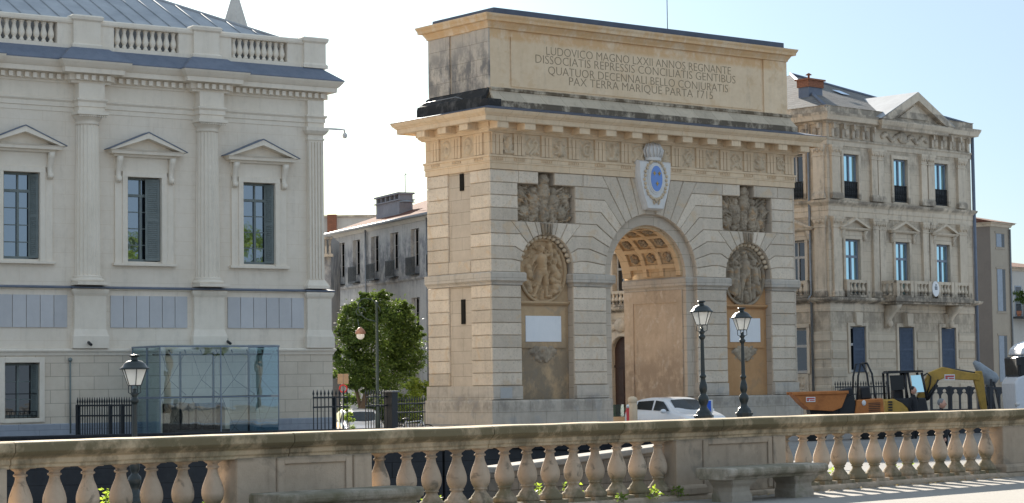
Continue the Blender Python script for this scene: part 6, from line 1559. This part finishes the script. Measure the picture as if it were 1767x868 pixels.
# ------------------------------------------------------------------ people
def person(p, heading, H, lab, hair, lean=0, bald=False):
    t = thing('person', lab, 'person', tuple(p), heading)
    k = H/1.75; J = [(0,0,.93),(0,.0,1.12),(0,.01,1.36),(0,.015,1.47),(0,.0,1.56)]
    vs_ = [((0,0,.93),.15),((0,0,1.10),.135),((0,.01,1.32),.15),((0,.0,1.45),.07),((0,-.01,1.53),.058)]
    es = [(0,1),(1,2),(2,3),(3,4)]
    def chain(root, pts):
        pr = root
        for c, r in pts: vs_.append((c,r)); es.append((pr, len(vs_)-1)); pr = len(vs_)-1
    for s_ in (-1,1):
        chain(2, [((s_*.17,.01,1.38),.065),((s_*.21,.02,1.12),.047),((s_*.20,-.10,.90),.036),((s_*.19,-.13,.82),.038)])
        chain(0, [((s_*.10,0,.82),.095),((s_*.10,-.01,.48),.062),((s_*.10,.02,.09),.042),((s_*.11,-.13,.04),.040)])
    me = bpy.data.meshes.new('body'); me.from_pydata([tuple(Vector(v)*k) for v, r in vs_], es, [])
    o = bpy.data.objects.new('body', me); COL.objects.link(o); o.parent = t; me.materials.append(M['coat'])
    sk = o.modifiers.new('skin', 'SKIN')
    for i, (v, r) in enumerate(vs_): me.skin_vertices[0].data[i].radius = (r*k, r*k)
    me.skin_vertices[0].data[0].use_root = True
    sb = o.modifiers.new('sub', 'SUBSURF'); sb.levels = sb.render_levels = 2
    m = MB(); hz = 1.64*k
    m.ball((0,-.01,hz), .078*k,.095*k,.115*k, 16, 12); m.ball((0,-.105*k,hz-.015), .016,.024,.024, 8, 6)
    for s_ in (-1,1): m.ball((s_*.080*k,.0,hz-.01), .014,.024,.034, 8, 6); m.ball((s_*.20*k,-.14*k,.78*k), .03,.035,.05, 8, 6)
    m.build('head', M['skin'], t)
    m = MB()
    for s_ in (-1,1): m.ball((s_*.032*k,-.096*k,hz+.012), .011,.008,.007, 8, 5)
    m.build('eyes', M['hair_black'], t)
    m = MB(); m.ball((0,.018*k,hz+.035*k), .088*k,.098*k,.098*k, 16, 12); m.build('hair', hair, t)
    return t
person(foot(1577,720,68,-.5), -YAW+.9, 1.84, 'black haired person in dark coat standing before the excavator cab', M['hair_black'])
person(foot(1626,720,52,-.66), -YAW+1.0, 1.76, 'grey haired person whose pink face shows just above the balustrade rail', M['hair_grey'])

# ------------------------------------------------------------------ small street furniture
def signpost(p, h, name, lab, parts, rz=-YAW):
    t = thing(name, lab, 'sign', tuple(p), rz); m = MB(); m.tube([(0,0,0),(0,0,h)], .03, 8); m.build('post', M['steel'], t)
    for nm, mat, (x0,x1,z0,z1), y in parts: m = MB(); m.box(x0,x1,y-.01,y+.01,z0,z1); m.build(nm, mat, t, bevel=.004)
    return t
z = at(1229,690,64).z+.5; signpost(foot(1222,720,64.5,-.5), z, 'parking_sign', 'small blue and white sign peeping out behind the lamp base', (('sign_panel', M['sign_white'], (-.25,.14,z-.40,z), -.05),('blue_panel', M['sign_blue'], (-.22,.09,z-.37,z-.03), -.065)))
z = at(590,645,72).z+.5; t = signpost(foot(592,720,72.5,-.5), z, 'road_sign', 'tan sign back above a red ring sign by the courthouse corner', (('sign_panel', M['sign_tan'], (-.17,.02,z-.34,z), -.05),('sign_panel', M['sign_tan'], (.03,.20,z-.34,z), -.05)))
m = MB(Matrix.Translation((.02,-.06,z-.50)) @ Matrix.Rotation(pi/2,4,'X')); m.lathe([(.15,-.01),(.15,.01),(.10,.012),(.10,-.012),(.15,-.01)], (0,0,0), 20, cap=False); m.build('ring_sign', M['sign_red'], t)
p = foot(1092,720,73.5,-.5); t = thing('stone_bollard', 'round topped stone bollard at the arch opening left of the white car', 'bollard', tuple(p), 0); zt = at(1092,684,73.5).z+.5
m = MB(); m.lathe([(.17,0),(.16,zt-.30),(.14,zt-.28),(.155,zt-.2),(.17,zt-.12),(.14,zt-.04),(.05,zt)], (0,0,0), 18); m.build('bollard_body', M['entab'], t)
p = foot(1083.5,720,73,-.5); t = thing('red_post', 'thin red post with pale tip beside the stone bollard', 'post', tuple(p), 0); zt = at(1083,698,73).z+.5
m = MB(); m.lathe([(.05,0),(.05,zt-.12)], (0,0,0), 12); m.build('shaft', M['sign_red'], t); m = MB(); m.lathe([(.05,zt-.12),(.055,zt-.05),(.03,zt)], (0,0,0), 12); m.build('tip', M['sign_white'], t)
p = foot(1069,720,88,-.5); t = thing('glass_screen', 'pale green glass screen seen low through the arch opening', 'screen', tuple(p), -YAW); z1_ = at(1069,698,88).z+.5; z0_ = at(1069,719,88).z+.5
m = MB(); m.box(-.6,.6,-.02,.02,z0_,z1_); m.build('glass_sheet', tglass('pale green screen glass', (.35,.55,.47), .08), t); m = MB(); m.box(-.6,.6,-.03,.03,z0_-.06,z0_); m.box(-.62,-.58,-.03,.03,0,z1_); m.box(.58,.62,-.03,.03,0,z1_); m.box(-.6,.6,-.05,.05,0,z0_-.06); m.build('screen_frame', M['entab'], t)
# bicycle against the fence
p = foot(712,720,77,-.5); t = thing('bicycle', 'bicycle leaning by the fence at the left foot of the arch', 'bicycle', tuple(p), -YAW)
for x in (-.52,.52):
    m = MB(); m.tube([(x+.33*cos(2*pi*k/24),0,.34+.33*sin(2*pi*k/24)) for k in range(25)], .022, 6, cap=False); wl = m.build('wheel', M['tyre'], t)
    m = MB()
    for k in range(10): m.tube([(x,0,.34),(x+.32*cos(2*pi*k/10),0,.34+.32*sin(2*pi*k/10))], .005, 4)
    m.build('spokes', M['rim'], wl)
m = MB()
for a, b in (((-.52,.34),(-.1,.30)),((-.1,.30),(-.22,.82)),((-.22,.82),(-.52,.34)),((-.1,.30),(.32,.78)),((-.2,.76),(.32,.82)),((.32,.90),(.52,.34))): m.tube([(a[0],0,a[1]),(b[0],0,b[1])], .02, 6)
m.build('bike_frame', M['white_m'], t)
m = MB(); m.ball((-.24,0,.88), .13,.06,.04); m.build('saddle', M['black_m'], t); m = MB(); m.tube([(.30,-.26,1.0),(.32,0,.96),(.30,.26,1.0)], .016, 6); m.tube([(.32,0,.8),(.32,0,.98)], .018, 6); m.build('handlebar', M['black_m'], t)
